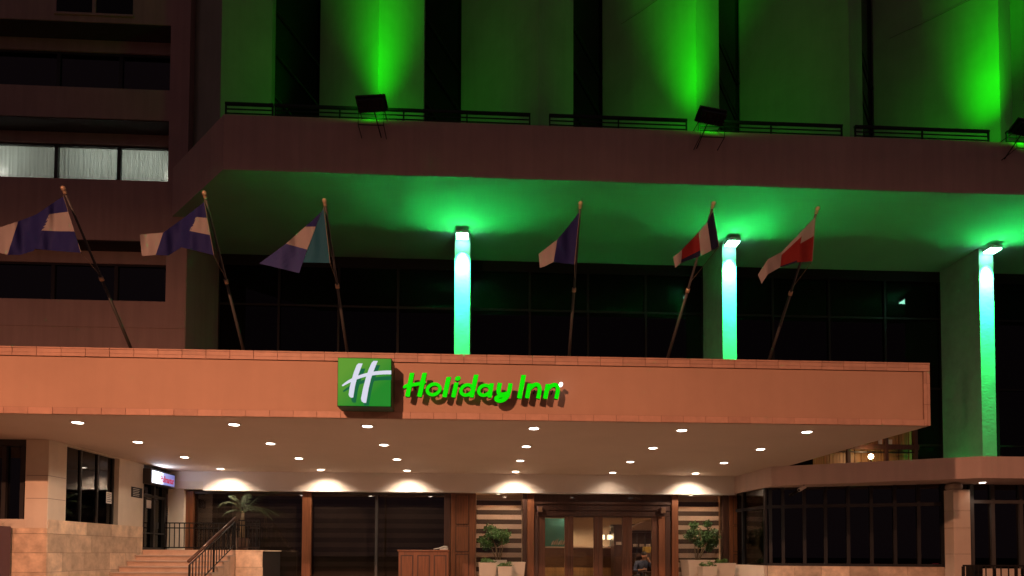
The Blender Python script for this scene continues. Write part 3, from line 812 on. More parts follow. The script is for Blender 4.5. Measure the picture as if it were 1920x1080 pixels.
# light box over the shop door
ys0, ys1 = yc_ - .05, YB - .05
ss = thing('shop_sign', 'blue and white light box sign with red lettering over the shop door', 'sign', (XW, 16.6, 3.3))
box('cabinet', (XW + .003, XW + .20, ys0, ys1, 3.28, ZS - .10), M['frame'], ss, .01)
M['e_sign'] = bpy.data.materials.new('sign_face'); M['e_sign'].use_nodes = True
n_, l_ = M['e_sign'].node_tree.nodes, M['e_sign'].node_tree.links
b_ = n_['Principled BSDF']; tc = n_.new('ShaderNodeTexCoord'); sx_ = n_.new('ShaderNodeSeparateXYZ'); l_.new(tc.outputs['Generated'], sx_.inputs[0])
rp = n_.new('ShaderNodeValToRGB'); e = rp.color_ramp.elements
e[0].position = .30; e[0].color = (2.2, 2.4, 2.8, 1); e[1].position = .52; e[1].color = (.22, .27, .62, 1); q_ = e.new(1); q_.color = (.10, .12, .36, 1)
l_.new(sx_.outputs[1], rp.inputs[0]); l_.new(rp.outputs[0], b_.inputs['Emission Color']); b_.inputs['Emission Strength'].default_value = 1.1
b_.inputs['Base Color'].default_value = (.3, .3, .4, 1)
sf = box('face', (XW + .201, XW + .206, ys0 + .05, ys1 - .03, 3.32, ZS - .14), M['e_sign'], ss)
M['e_red'] = emit('sign_red', (.75, .05, .08), .7)
def text(name, body, size, mtl, parent, loc, rot, sx=1):
    c = bpy.data.curves.new(name, 'FONT'); c.body = body; c.size = size; c.extrude = .002; c.offset = .004
    o = bpy.data.objects.new(name, c); COL.objects.link(o)
    bpy.context.view_layer.update()
    me = bpy.data.meshes.new_from_object(o); bpy.data.objects.remove(o); bpy.data.curves.remove(c)
    me.materials.clear(); me.materials.append(mtl)
    q = link(name, me, parent); q.location = loc; q.rotation_euler = rot; q.scale = (sx, 1, 1); return q
text('lettering', 'Pullmantur', .23, M['e_red'], sf, (XW + .2085, ys0 + .47, 3.385), (R(90), 0, R(90)), .68)
lamp('sign_glow', 'AREA', ss, (XW + .22, ys0 + .40, 3.6), 5, (.7, .8, 1), shape='RECTANGLE', size=.5, size_y=.2, aim=(1, 0, .35))

# dark planter with a small plant at the left edge
pb = thing('dark_planter', 'dark purple planter box at the bottom left edge holding a small spiky plant', 'planter', (-9.6, 12.4, .14))
x1 = PX(20, 12.6, 1030)
box('box', (x1 - 2.2, x1, 12.2, 12.6, .14, PZ(986, 12.3, 10)), M['planter_dark'], pb, .01)
lf = MB(); zt = PZ(986, 12.3, 10)
for k in range(22):
    a = random.random() * 6.28; r = .1 + .18 * random.random(); bx_ = x1 - .12 - random.random() * .5; by = 12.3 + random.random() * .2
    t_ = Vector((bx_ + math.cos(a) * r, by + math.sin(a) * r, zt + .08 + .12 * random.random()))
    s_ = Vector((-math.sin(a), math.cos(a), 0)) * .014; b0 = Vector((bx_, by, zt - .01))
    m_ = (b0 + t_) / 2 + Vector((0, 0, .04))
    lf.face([b0 - s_ * .5, b0 + s_ * .5, m_ + s_, m_ - s_]); lf.face([m_ - s_, m_ + s_, t_])
o = obj('leaves', lf, M['leaf'], pb); o['kind'] = 'stuff'

# ------------------------------------------------------------------ steps, landing, railings
stp = thing('stone_steps', 'broad pinkish stone steps rising to the shop door', 'steps', (-7.2, 15, .14))
XS = -6.06
nst = 9
for k in range(nst):
    zt_ = DZ - .128 * k
    y0 = yc_ - .345 * k
    if k == 0: continue
    ubox('tread', (XW + .016, XS, y0 - .02, y0 + .37, zt_ - .03, zt_), M['tread'], stp)
    ubox('riser', (XW + .016, XS, y0 + .02, y0 + .345, (.145), zt_ - .031), M['step'], stp)
ubox('riser', (XW + .016, XS, yc_ + .0, yc_ + .02, DZ - .128, DZ - .031), M['step'], stp)
ubox('tread', (XW + .016, XS, yc_ - .02, YB + .04, DZ - .03, DZ), M['step'], stp)
ld = thing('stone_landing', 'low travertine landing wall right of the steps carrying a railing and a palm', 'wall', (-5.7, 16.4, ZF))
xe = PX(493, yc_, 1040)
box('core', (XS + .012, xe - .02, yc_ + .02, YB + .2, .2, DZ - .032), M['frame'], ld)
box('coping', (XS + .004, xe + .012, yc_ - .015, YB + .2, DZ - .03, DZ), M['trav'], ld)
for z0, z1 in ((.42, .84), (.84, 1.24), (1.24, DZ - .031)):
    x = XS + .005
    while x < xe - .02:
        x2 = min(x + .5 + .25 * random.random(), xe)
        ubox('stone_slab', (x + .003, x2 - .003, yc_ - .002, yc_ + .022, z0 + .003, z1 - .003), M['trav'], ld); x = x2
# stair railing
sr = thing('stair_railing', 'sloping stair railing with bronze handrail and black balusters', 'railing', (XS, 15, ZF))
pA, pB = Vector((XS - .03, yc_ + .02, 2.44)), Vector((XS - .03, 13.72, 1.43))
def along(t, dz): return pA.lerp(pB, t) + Vector((0, 0, dz))
obj('handrail', MB().tube([along(-.02, 0), along(.5, 0), along(1.02, 0)], .035, 10), M['bronze'], sr, True)
obj('under_rail', MB().tube([along(0, -.09), along(1, -.09)], .015, 6), M['iron'], sr)
obj('lower_rail', MB().tube([along(0, -.66), along(1, -.66)], .015, 6), M['iron'], sr)
for k in range(17):
    t = k / 16; q = along(t, -.095); big = k in (0, 8, 16)
    zlo = q.z - (.565 if not big else .80)
    r_ = .018 if big else .009
    ubox('post' if big else 'baluster', (q.x - r_, q.x + r_, q.y - r_, q.y + r_, zlo, q.z), M['iron'], sr)
# landing railing
lr = thing('landing_railing', 'black iron landing railing running along the dark window behind the palm', 'railing', (-6.8, 17.1, DZ))
yr = 17.12
xa, xb = XW + .05, PX(487, yr, 990)
for z in (2.37, 2.24, DZ + .07):
    ubox('rail', (xa, xb, yr - .015, yr + .015, z - .02, z + .01), M['iron'], lr)
k = 0; x = xa
while x <= xb + .001:
    ubox('baluster', (x - .009, x + .009, yr - .009, yr + .009, DZ if k % 6 == 0 else DZ + .08, 2.35), M['iron'], lr); x += .125; k += 1
fr_ = thing('landing_front_railing', 'short iron railing above the travertine wall right of the handrail', 'railing', (-5.7, yc_ + .08, DZ))
xa, xb = XS + .03, PX(487, yc_ + .08, 990)
for z in (2.40, 2.28, DZ + .07):
    ubox('rail', (xa, xb, yc_ + .065, yc_ + .095, z - .02, z + .01), M['iron'], fr_)
k = 0; x = xa
while x <= xb:
    ubox('baluster', (x - .009, x + .009, yc_ + .071, yc_ + .089, DZ if k in (0, 5) else DZ + .08, 2.38), M['iron'], fr_); x += (xb - xa) / 6.001; k += 1
# palm in a pot
px_, py_ = PX(455, 16.75, 990), 16.75
pm = thing('potted_palm', 'feathery green palm with arching fronds behind the landing railing', 'palm', (px_, py_, DZ))
obj('pot', MB().lathe([(.13, 0), (.19, .30), (.20, .32), (.18, .32), (.17, .28)], (px_, py_, DZ), 18), M['wood_dark'], pm, True)
obj('soil', MB().lathe([(.165, .27), (.01, .285)], (px_, py_, DZ), 14), M['soil'], pm)
tr_ = MB()
for k in range(4):
    a = k * 1.7; tr_.tube([(px_ + .05 * math.cos(a), py_ + .05 * math.sin(a), DZ + .26), (px_ + .04 * math.cos(a + .3), py_ + .04 * math.sin(a + .3), DZ + .75), (px_ + .02 * math.cos(a), py_, DZ + 1.0)], [.018, .014, .01], 6)
obj('trunk', tr_, M['stem'], pm, True)
def frond(mb, mbs, o, az, L, rise, droop, n=18, lw=.006):
    prev = None; pts = []
    for k in range(n + 1):
        t = k / n; r = L * t
        pts.append(Vector((o[0] + math.cos(az) * r, o[1] + math.sin(az) * r * .6, o[2] + rise * t * L - droop * L * t * t)))
    mbs.tube(pts, [.010 * (1 - .8 * k / n) for k in range(n + 1)], 5)
    for k in range(3, n):
        t = k / n; d = (pts[k + 1] - pts[k - 1]).normalized(); s = d.cross(Vector((0, 0, 1))).normalized()
        ll = L * .34 * math.sin(math.pi * min(1, .12 + t * .85)) + .03
        for sg in (-1, 1):
            e = pts[k] + (s * sg * .75 + d * .65 + Vector((0, 0, -.25 - .3 * random.random()))).normalized() * ll
            m_ = pts[k].lerp(e, .5) + Vector((0, 0, .02)); w_ = d * lw
            mb.face([pts[k] - w_ * .4, pts[k] + w_ * .4, m_ + w_, m_ - w_]); mb.face([m_ - w_, m_ + w_, e])
fr, frs = MB(), MB()
o_ = (px_, py_, DZ + .95)
for az, L, rise, dr_ in [(a1, L1 * .66, r1 * 1.35, d1) for a1, L1, r1, d1 in [(3.0, 1.0, 1.15, 1.35), (2.5, .75, 1.5, 1.1), (.25, 1.35, 1.1, .85), (-.25, 1.05, .75, 1.05), (.6, 1.25, .55, .95), (3.6, .8, .6, 1.0), (1.5, .7, 1.5, .9), (-.9, .8, 1.0, 1.2), (.05, 1.4, .5, .75)]]:
    frond(fr, frs, o_, az, L, rise, dr_)
o = obj('fronds', fr, M['palm'], pm); o['kind'] = 'stuff'
obj('frond_stem', frs, M['palm'], pm)

# ------------------------------------------------------------------ entrance front of wood and glass
YE = 17.62
ef = thing('lobby_facade', 'wood and glass lobby front with panelled posts and four dark wooden doors', 'building front', (0, YE, ZF))
def ex(px): return PX(px, YE, 1000)
ZH = ZB - .036
def post(name, p0, p1, m='wood', y0=YE - .10, y1=YE + .12, z1=None, par=ef):
    return box(name, (ex(p0), ex(p1), y0, y1, ZF + .002, z1 or ZH), M[m], par, .006)
post('wood_post', 345.5, 364); post('wood_post', 568, 584.5)
post('jamb', 833, 845, 'wood_dark'); post('jamb', 979.5, 987.5, 'wood_dark'); post('wood_post', 988, 1001)
post('wood_post', 1258, 1270); post('jamb', 1353.5, 1364, 'wood_dark')
def panelled(p0, p1, splits):
    c = post('panelled_post', p0, p1)
    x0, x1 = ex(p0), ex(p1); w = x1 - x0
    zs = [ZH] + [PZ(s, YE, (p0 + p1) / 2) for s in splits] + [ZF + .05]
    for k in range(len(zs) - 1):
        za, zb = zs[k + 1] + .05, zs[k] - .05
        if k == 0: za, zb = zs[1] + .02, zs[0] - .06
        ubox('panel', (x0 + w * .22, x1 - w * .30, YE - .118, YE - .101, za, zb), M['wood'], c)
        ubox('panel_groove', (x0 + w * .19, x1 - w * .27, YE - .1045, YE - .1005, za - .02, zb + .02), M['wood_dark'], c)
    return c
panelled(845.5, 892, (984, 1037)); panelled(1365, 1403, (984, 1037))
# head beams
box('head_beam', (ex(364.5), ex(832.5), YE - .04, YE + .08, ZH - .06, ZH - .002), M['frame'], ef)
# striped blinds and panes
def blinds(p0, p1, light, dark, gl, mull=(), zlo=ZF + .05):
    x0, x1 = ex(p0), ex(p1)
    w = box('window', (x0, x1, YE - .006, YE + .006, ZF + .02, ZH - .061 if light != 'slat_l' else ZH), M[gl], ef)
    z = ZH - .005; k = 0
    while z > zlo:
        h = .165 if k == 0 else .132
        ubox('blind_slat', (x0 + .005, x1 - .005, YE + .20 + (.006 if k % 2 else 0), YE + .212 + (.006 if k % 2 else 0), z - h + .002, z), M[dark if k % 2 else light], w)
        z -= h; k += 1
    for mx_ in mull:
        ubox('mullion', (ex(mx_) - .035, ex(mx_) + .035, YE - .04, YE + .05, ZF + .02, ZH - .06), M['frame'], w)
    ubox('bottom_rail', (x0, x1, YE - .04, YE + .05, ZF + .002, ZF + .09), M['frame'], w)
    return w
blinds(364.5, 567.5, 'blind_grey', 'blind_black', 'g_tint')
blinds(585, 832.5, 'blind_grey', 'blind_black', 'g_tint', (706,))
blinds(892.5, 979, 'slat_l', 'slat_d', 'g_clear')
blinds(1270.5, 1353, 'slat_l', 'slat_d', 'g_clear')
# door head, jambs and leaves
ZD = PZ(968, YE, 1120)
box('door_head', (ex(1001.5), ex(1257.5), YE - .03, YE + .15, ZD + .002, ZH), M['wood_dark'], ef, .006)
box('head_moulding', (ex(1001.5), ex(1257.5), YE - .07, YE - .031, PZ(946, YE, 1120), PZ(942, YE, 1120)), M['wood_dark'], ef)
box('head_moulding', (ex(1001.5), ex(1257.5), YE - .06, YE - .031, PZ(957, YE, 1120), PZ(955, YE, 1120)), M['wood_dark'], ef)
post('door_jamb', 1001.5, 1009, 'wood_dark', YE - .05, YE + .14, ZD); post('door_jamb', 1234, 1246, 'wood', YE - .05, YE + .14, ZD); post('door_jamb', 1246.5, 1257.5, 'wood_dark', YE - .03, YE + .13, ZD)
lv = [(1009.5, 1022, 1059, 1066.5), (1067, 1075, 1113, 1121), (1121.5, 1130, 1167, 1175.5), (1176, 1185, 1222, 1233.5)]
for i, (a, b, c, d) in enumerate(lv):
    lf = box('door_leaf', (ex(b) - .002, ex(c) + .002, YE + .03, YE + .042, ZF + .3, ZD - .02), M['g_clear'], ef)
    ubox('stile', (ex(a), ex(b), YE - .0, YE + .07, ZF + .01, ZD), M['wood_door'], lf)
    ubox('stile', (ex(c), ex(d), YE - .0, YE + .07, ZF + .01, ZD), M['wood_door'], lf)
    ubox('top_rail', (ex(b), ex(c), YE + .002, YE + .068, ZD - .03, ZD), M['wood_dark'], lf)
    ubox('bottom_rail', (ex(b), ex(c), YE + .002, YE + .068, ZF + .01, ZF + .3), M['wood_door'], lf)
    hx = ex(c) + .06 if i % 2 == 0 else ex(b) - .06
    obj('pull', MB().tube([(hx, YE - .05, ZF + .75), (hx, YE - .05, ZF + 1.15)], .012, 8), M['bronze'], lf)
for p, q, lab in (((1007.5, 949.5), (1017, 961), 'small beige box on the dark head left of the doors'), ((1238, 951), (1247.5, 963), 'small beige box on the dark head right of the doors')):
    x0, x1, z0, z1 = rect(p[0], q[0], p[1], q[1], YE - .1)
    s = thing('sensor_box', lab, 'box', ((x0 + x1) / 2, YE - .08, z0))
    box('case', (x0, x1, YE - .16, YE - .072, z0, z1), M['planter_dark'], s, .006); ubox('cover', (x0 + .012, x1 - .012, YE - .166, YE - .161, z0 + .012, z1 - .012), M['counter'], s)

# ------------------------------------------------------------------ lobby behind the doors
XPT = ex(868)
YK = 25.6
s_ = MB().box(XPT, 8.0, YK, YK + .2, ZF, 3.5); struct('lobby_wall_back', s_, M['lobbywall'])
struct('lobby_wall_left', MB().box(XPT - .1, XPT, YE + .23, YK + .2, ZF, 3.5), M['lobbywall'])
struct('lobby_wall_right', MB().box(8.0, 8.1, YE + .13, YK + .2, ZF, 3.5), M['lobbywall'])
struct('lobby_ceiling', MB().box(XPT - .1, 8.1, YE + .16, YK + .2, 3.35, 3.5), M['soffit'])
struct('dining_wall_back', MB().box(-9.4, XPT - .11, 21.5, 21.7, ZF, 3.5), M['blind_black'])
struct('dining_ceiling', MB().box(-9.4, XPT - .11, YE + .12, 21.7, 3.35, 3.5), M['blind_grey'])
for i, (x, y, e) in enumerate([(2.2, 19.4, 90), (4.6, 19.4, 70), (3.0, 23.6, 420), (5.6, 23.9, 240), (.5, 18.6, 420), (6.2, 18.6, 420)]):  # the pair by the striped windows is added to light the blinds
    d = thing('lobby_light', f'round ceiling light inside the lobby, {["left near the doors", "right near the doors", "above the counter", "back right", "behind the left striped window", "behind the right striped window"][i]}', 'ceiling light', (x, y, 3.35), 'ceiling lights in the lobby')
    for nm, me in (('trim_ring', ring), ('lens', lens)):
        o = link(nm, me, d); o.matrix_parent_inverse = Matrix(); o.location = (0, 0, 0)
    s = lamp('light', 'SPOT', d, (0, 0, 0), e, (1, .72, .46), spot_size=R(150), spot_blend=.4, shadow_soft_size=.05, aim=(0, 0, -1))
    s.matrix_parent_inverse = Matrix(); s.location = (0, 0, -.03)
for i, (px, py) in enumerate([(457, 951), (503, 951)]):
    p = atZ(px, py, 3.0)
p = None
# reception counter
YN = 22.0
rc = thing('reception_counter', 'long dark wood reception counter seen through the door glass', 'counter', (PX(1090, YN), YN, ZF))
cx0, cx1 = PX(1006, YN), PX(1172, YN); zc = PZ(1025, YN, 1090)
box('body', (cx0, cx1, YN, YN + .7, ZF + .01, zc - .05), M['counter'], rc)
box('top', (cx0 - .05, cx1 + .05, YN - .06, YN + .75, zc - .049, zc), M['slat_l'], rc, .008)
for k in range(5):
    w_ = (cx1 - cx0) / 5; ubox('panel', (cx0 + w_ * k + .05, cx0 + w_ * (k + 1) - .05, YN - .02, YN - .001, PZ(1062, YN, 1090) + .06, zc - .12), M['counter'], rc)
for k in range(3):
    zz = PZ(1064, YN, 1090) - .13 * k; ubox('plinth_board', (cx0, cx1, YN - .05, YN - .021, zz - .125, zz), M['slatwood'], rc)
# counter lamps
for i, px in enumerate((1144.5, 1128.5)):
    x = PX(px, YN + .35); t = thing('table_lamp', ['lit table lamp with cream drum shade on the reception counter', 'second lit table lamp on the counter, half hidden by the door stile'][i], 'lamp', (x, YN + .35, zc), 'table lamps on the counter')
    obj('base', MB().lathe([(.10, 0), (.10, .015), (.04, .04), (.018, .10), (.018, .30), (.03, .33)], (x, YN + .35, zc), 16), M['steel'], t, True)
    obj('lamp_shade', MB().lathe([(.105, .26), (.10, .42)], (x, YN + .35, zc), 20), M['e_lampshade'], t, True)
    lamp('bulb', 'POINT', t, (x, YN + .12, zc + .34), 6, (1, .74, .42), shadow_soft_size=.05)
# teal glass panel with a few leaf shapes
x0, x1, z0, z1 = rect(1012, 1063, 972, 1025, YN + 1.6)
tp_ = thing('teal_panel', 'teal glass screen behind the counter, seen in the leftmost door pane', 'screen', ((x0 + x1) / 2, YN + 1.6, ZF))
box('pane', (x0, x1, YN + 1.6, YN + 1.63, ZF + .01, z1), M['teal'], tp_)
for k in range(6):
    xx = x0 + (x1 - x0) * (.42 + .08 * k); zz = z0 + .05
    obj('leaf_motif', MB().slab([(xx, zz), (xx + .07, zz + .04), (xx + .11 + .02 * (k % 2), zz + .2 + .03 * (k % 3)), (xx + .03, zz + .12)], YN + 1.585, YN + 1.599), M['slat_l'] if k % 3 else M['white_trim'], tp_)
# framed picture and dark cabinet
x0, x1, z0, z1 = rect(1143, 1150, 996, 1006, YK - .03)
pc = box('framed_picture', (x0, x1, YK - .04, YK - .001, z0, z1), M['frame']); tag(pc, 'small dark framed picture on the lobby wall above the table lamp', 'picture')
ubox('print', (x0 + .04, x1 - .04, YK - .046, YK - .041, z0 + .04, z1 - .04), M['ochre'], pc)
x0, x1, z0, z1 = rect(1152, 1182, 987, 1080, 20.9)
cbn = thing('dark_cabinet', 'tall dark wood cabinet right of the reception counter', 'cabinet', ((x0 + x1) / 2, 21.1, ZF))
box('carcass', (x0, x1, 20.95, 21.5, ZF + .01, z1), M['wood_dark'], cbn); box('cornice', (x0 - .05, x1 + .05, 20.90, 21.52, z1 + .001, z1 + .06), M['wood_dark'], cbn)
ubox('label_plate', (*rect(1155, 1165, 1016, 1021.5, 20.94)[:2], 20.936, 20.949, *rect(1155, 1165, 1016, 1021.5, 20.94)[2:]), M['slat_l'], cbn)
x0, x1, z0, z1 = rect(1183, 1245, 1000, 1010, 21.6)
sh_ = thing('wall_shelving', 'dark shelving with chrome uprights and pale cards in the rightmost door pane', 'shelf', ((x0 + x1) / 2, 21.9, ZF))
box('back_panel', (x0, x1, 22.2, 22.25, ZF + .01, PZ(983, 22.2, 1200)), M['wood_dark'], sh_)
for z in (1.2, 1.8, 2.35): ubox('shelf_board', (x0, x1, 21.8, 22.199, z, z + .05), M['wood_dark'], sh_)
for px in (1194, 1209): x = PX(px, 21.75); obj('upright', MB().tube([(x, 21.78, ZF + .01), (x + .02, 21.78, 2.4)], .012, 6), M['steel'], sh_)
for p0, p1 in ((1187, 1196), (1199, 1208), (1211, 1219)):
    r_ = rect(p0, p1, 1017, 1022, 21.79); ubox('card', (r_[0], r_[1], 21.785, 21.79, 1.85, 1.85 + r_[3] - r_[2]), M['slat_l'], sh_)
obj('awning', MB().slab([(x0, 2.42), (x1, 2.42), (x1, 2.62), (x0 + .5, 2.72), (x0 + .1, 2.56)], 21.6, 22.19), M['slat_l'], sh_)
# seated person, table and chair
YO = 20.0
pxm = PX(1200, YO)
def skinned(name, verts, edges, root=0, sub=2):
    me = bpy.data.meshes.new(name); me.from_pydata([v[0] for v in verts], edges, [])
    o = bpy.data.objects.new(name, me); COL.objects.link(o)
    sk = o.modifiers.new('skin', 'SKIN'); sk.use_smooth_shade = True
    for k, v in enumerate(verts):
        d = me.skin_vertices[0].data[k]; r = v[1]; d.radius = (r, r) if not isinstance(r, tuple) else r; d.use_root = (k == root)
    ss_ = o.modifiers.new('sub', 'SUBSURF'); ss_.levels = sub; ss_.render_levels = sub
    bpy.context.view_layer.update()
    ev = o.evaluated_get(bpy.context.evaluated_depsgraph_get())
    out = bpy.data.meshes.new_from_object(ev); bpy.data.objects.remove(o); return out
b = Vector((pxm, YO, ZF + .01))
V_, E_ = [], []
def jv(p, r, frm=None):
    V_.append((tuple(b + Vector(p)), r)); i = len(V_) - 1
    if frm is not None: E_.append((frm, i))
    return i
pel = jv((0, 0, .50), .13); wst = jv((.02, -.03, .68), .125, pel); chs = jv((.06, -.08, .88), (.16, .12), wst); nck = jv((.09, -.10, 1.00), .055, chs)
hd1 = jv((.10, -.13, 1.08), .075, nck); hd2 = jv((.10, -.13, 1.16), .085, hd1); hd3 = jv((.10, -.12, 1.22), .05, hd2)
jv((.12, -.235, 1.125), .016, hd1)                                # nose
jv((.19, -.12, 1.13), .018, hd2); jv((.01, -.12, 1.13), .018, hd2)  # ears
for sx, el, wr in ((1, (.36, -.24, .72), (.20, -.30, .98)), (-1, (-.24, -.20, .66), (-.02, -.42, .70))):
    s1 = jv((.06 + sx * .19, -.08, .92), .065, chs); e1 = jv(el, .046, s1); w1 = jv(wr, .03, e1)
    dv = (Vector(wr) - Vector(el)).normalized(); pmv = Vector(wr) + dv * .06
    pm_ = jv(tuple(pmv), (.038, .02), w1)
    sd = dv.cross(Vector((0, 1, 0))).normalized()
    for k in range(4):
        f1 = pmv + dv * .045 + sd * (k - 1.5) * .02; f2 = f1 + dv * (.03 + .008 * (1.5 - abs(k - 1.5))) + Vector((0, -.012, -.01))
        i1 = jv(tuple(f1), .010, pm_); jv(tuple(f2), .008, i1)
    i1 = jv(tuple(pmv - dv * .02 + sd * .045), .011, pm_); jv(tuple(pmv + dv * .02 + sd * .06), .009, i1)
for sx in (-1, 1):
    h1 = jv((sx * .09, -.06, .48), .095, pel); k1 = jv((sx * .12, -.46, .48), .068, h1); a1 = jv((sx * .12, -.46, .10), .045, k1); jv((sx * .13, -.62, .04), .036, a1)
pme = skinned('person', V_, E_)
for m_ in (M['shirt'], M['skin'], M['frame']): pme.materials.append(m_)
for p in pme.polygons:
    c = p.center - b
    hand = (Vector((.20, -.30, .98)) - c).length < .14 and c.z > .93 or (Vector((-.02, -.42, .70)) - c).length < .15
    p.material_index = 1 if (c.z > 1.0 or hand) else (2 if c.z < .55 else 0)
    p.use_smooth = True
pe = bpy.data.objects.new('person', pme); COL.objects.link(pe); tag(pe, 'seated person in dark blue, hand raised to the face, in the rightmost door pane', 'person')
hr = MB(); hr.lathe([(.088, 0), (.093, .04), (.075, .085), (.03, .115)], (b.x + .10, b.y - .115, b.z + 1.155), 14)
obj('hair', hr, M['hair'], pe, True)
for sx in (-1, 1): obj('eye', MB().lathe([(.002, 0), (.008, .005), (.008, .011), (.002, .016)], (b.x + .105 + sx * .032, b.y - .205, b.z + 1.135), 8), M['hair'], pe)
ch = thing('lobby_chair', 'dark chair with slatted back under the seated person in the lobby', 'chair', (b.x, b.y, b.z))
box('seat', (b.x - .25, b.x + .25, b.y - .2, b.y + .25, b.z + .34, b.z + .38), M['wood_dark'], ch)
for sx in (-.23, .21):
    for sy in (-.18, .22): ubox('leg', (b.x + sx, b.x + sx + .03, b.y + sy, b.y + sy + .03, b.z, b.z + .339), M['wood_dark'], ch)
    ubox('back_post', (b.x + sx, b.x + sx + .03, b.y + .26, b.y + .29, b.z + .2, b.z + .86), M['wood_dark'], ch)
for z in (.55, .68, .81): ubox('back_slat', (b.x - .2, b.x + .21, b.y + .262, b.y + .285, b.z + z, b.z + z + .05), M['wood_dark'], ch)
tb = thing('lobby_table', 'small dark table in front of the seated person in the lobby', 'table', (b.x + .2, b.y - .75, b.z))
box('table_top', (b.x - .15, b.x + .85, b.y - .95, b.y - .38, b.z + .62, b.z + .65), M['wood_dark'], tb)
for x in (b.x - .12, b.x + .79):
    for y in (b.y - .92, b.y - .44): ubox('leg', (x, x + .04, y, y + .04, b.z, b.z + .619), M['wood_dark'], tb)
cu = box('ochre_cushion', (PX(1206, 21.4), PX(1224, 21.4), 21.3, 21.55, PZ(1037, 21.4, 1215), PZ(1025, 21.4, 1215)), M['ochre'], None, .04)
tag(cu, 'ochre cushion on the bench behind the seated person', 'cushion')
bn = thing('lobby_bench', 'low dark bench along the shelving behind the seated person', 'bench', (PX(1215, 21.4), 21.4, ZF))
zb_ = PZ(1037, 21.4, 1215)
box('seat', (PX(1190, 21.4), PX(1245, 21.4), 21.2, 21.75, zb_ - .08, zb_ - .001), M['wood_dark'], bn)
for px in (1191, 1243): ubox('leg', (PX(px, 21.4) - .03, PX(px, 21.4) + .03, 21.25, 21.7, ZF + .01, zb_ - .081), M['wood_dark'], bn)

# ------------------------------------------------------------------ planters and topiary by the doors
def pot(px0, px1, pyr, Y, lab, dz=0):
    x0, x1 = PX(px0, Y, pyr), PX(px1, Y, pyr); zr = PZ(pyr, Y, (px0 + px1) / 2); w = (x1 - x0) / 2; xc = (x0 + x1) / 2
    t = thing('square_pot', lab, 'planter', (xc, Y + w, ZF), 'pale square pots beside the doors')
    m = MB(); wb = w * .72
    def ringq(h, ww): i = len(m.v); m.v.extend([(xc - ww, Y + w - ww, h), (xc + ww, Y + w - ww, h), (xc + ww, Y + w + ww, h), (xc - ww, Y + w + ww, h)]); return i
    rs = [ringq(ZF + .003, wb), ringq(zr - .03, w * .99), ringq(zr - .028, w * 1.03), ringq(zr, w * 1.03), ringq(zr, w * .9), ringq(zr - .06, w * .88)]
    for a, c in zip(rs, rs[1:]):
        for k in range(4): m.f.append((a + k, a + (k + 1) % 4, c + (k + 1) % 4, c + k)); m.m.append(0)
    m.f.append((rs[0] + 3, rs[0] + 2, rs[0] + 1, rs[0])); m.m.append(0)
    obj('shell', m, M['pot'], t)
    obj('soil', MB().box(xc - w * .89, xc + w * .89, Y + w - w * .89, Y + w + w * .89, zr - .09, zr - .05), M['soil'], t)
    return t, xc, Y + w, zr
def leafblob(c, rx, ry, rz, n, size, seed, holes=.35):
    rd = random.Random(seed); m = MB()
    clumps = [(Vector((rd.gauss(0, .52), rd.gauss(0, .52), rd.gauss(0, .45))), .22 + .22 * rd.random()) for _ in range(16)]
    clumps = [(v if v.length < .95 else v.normalized() * .95, r) for v, r in clumps]
    for _ in range(n):
        v, r = rd.choice(clumps)
        p = v + Vector((rd.gauss(0, 1), rd.gauss(0, 1), rd.gauss(0, 1))).normalized() * r * (rd.random() ** .4)
        p = Vector((c[0] + p.x * rx, c[1] + p.y * ry, c[2] + p.z * rz))
        d = Vector((rd.gauss(0, 1), rd.gauss(0, 1), rd.gauss(-.2, .7))).normalized(); s = d.cross(Vector((rd.gauss(0, 1), rd.gauss(0, 1), rd.gauss(0, 1)))).normalized()
        L = size * (.7 + .6 * rd.random()); w = L * .3; nn = d.cross(s) * (.12 * L)
        m.face([p, p + d * L * .5 + s * w + nn, p + d * L, p + d * L * .5 - s * w + nn])
    return m
def topiary(xc, yc, z0, top, c, rr, seed, lab, mt):
    t = thing('topiary_tree', lab, 'tree', (xc, yc, z0), 'small leafy trees beside the doors')
    rd = random.Random(seed); tr = MB()
    for k in range(5):
        a = k * 1.3 + seed; e = Vector((c[0] + math.cos(a) * rr[0] * .5, c[1] + math.sin(a) * rr[1] * .5, c[2] - rr[2] * .1 + .1 * rd.random()))
        s0 = Vector((xc + .03 * math.cos(a), yc + .03 * math.sin(a), z0 - .03)); mid = s0.lerp(e, .5) + Vector((rd.gauss(0, .025), rd.gauss(0, .02), .05))
        tr.tube([s0, mid, e], [.016, .012, .006], 6)
        for q in range(3):
            e2 = e + Vector((rd.gauss(0, .12), rd.gauss(0, .12), abs(rd.gauss(0, .12)))); tr.tube([mid.lerp(e, .6), e2], [.007, .003], 5)
    obj('trunk', tr, M['stem'], t, True)
    o = obj('crown', leafblob(c, rr[0], rr[1], rr[2], 3000, .06, seed), mt, t); o['kind'] = 'stuff'
YPn = 16.55
_, xa_, ya_, za_ = pot(897.5, 931, 1055, YPn + .1, 'pale square pot of low grass left of the small tree by the left striped window')
_, xb2, yb2, zb2 = pot(944, 985, 1054, YPn + .35, 'large pale square pot at the right of the left group')
_, xc2, yc2, zc2 = pot(933.5, 960, 1062, YPn - .15, 'smallest pale square pot in front, with a tufted plant, left of the doors')
_, xd2, yd2, zd2 = pot(921, 950, 1050, YPn + .75, 'pale square pot at the back that holds the left small tree')
_, xe2, ye2, ze2 = pot(1290.5, 1340, 1050, YPn + .35, 'large pale square pot holding the right small tree')
_, xf2, yf2, zf2 = pot(1317, 1345, 1062, YPn - .15, 'smallest pale square pot in front, with a tufted plant, right of the doors')
_, xg2, yg2, zg2 = pot(1342.5, 1379.5, 1056, YPn + .15, 'pale square pot of low grass at the far right by the wooden post')
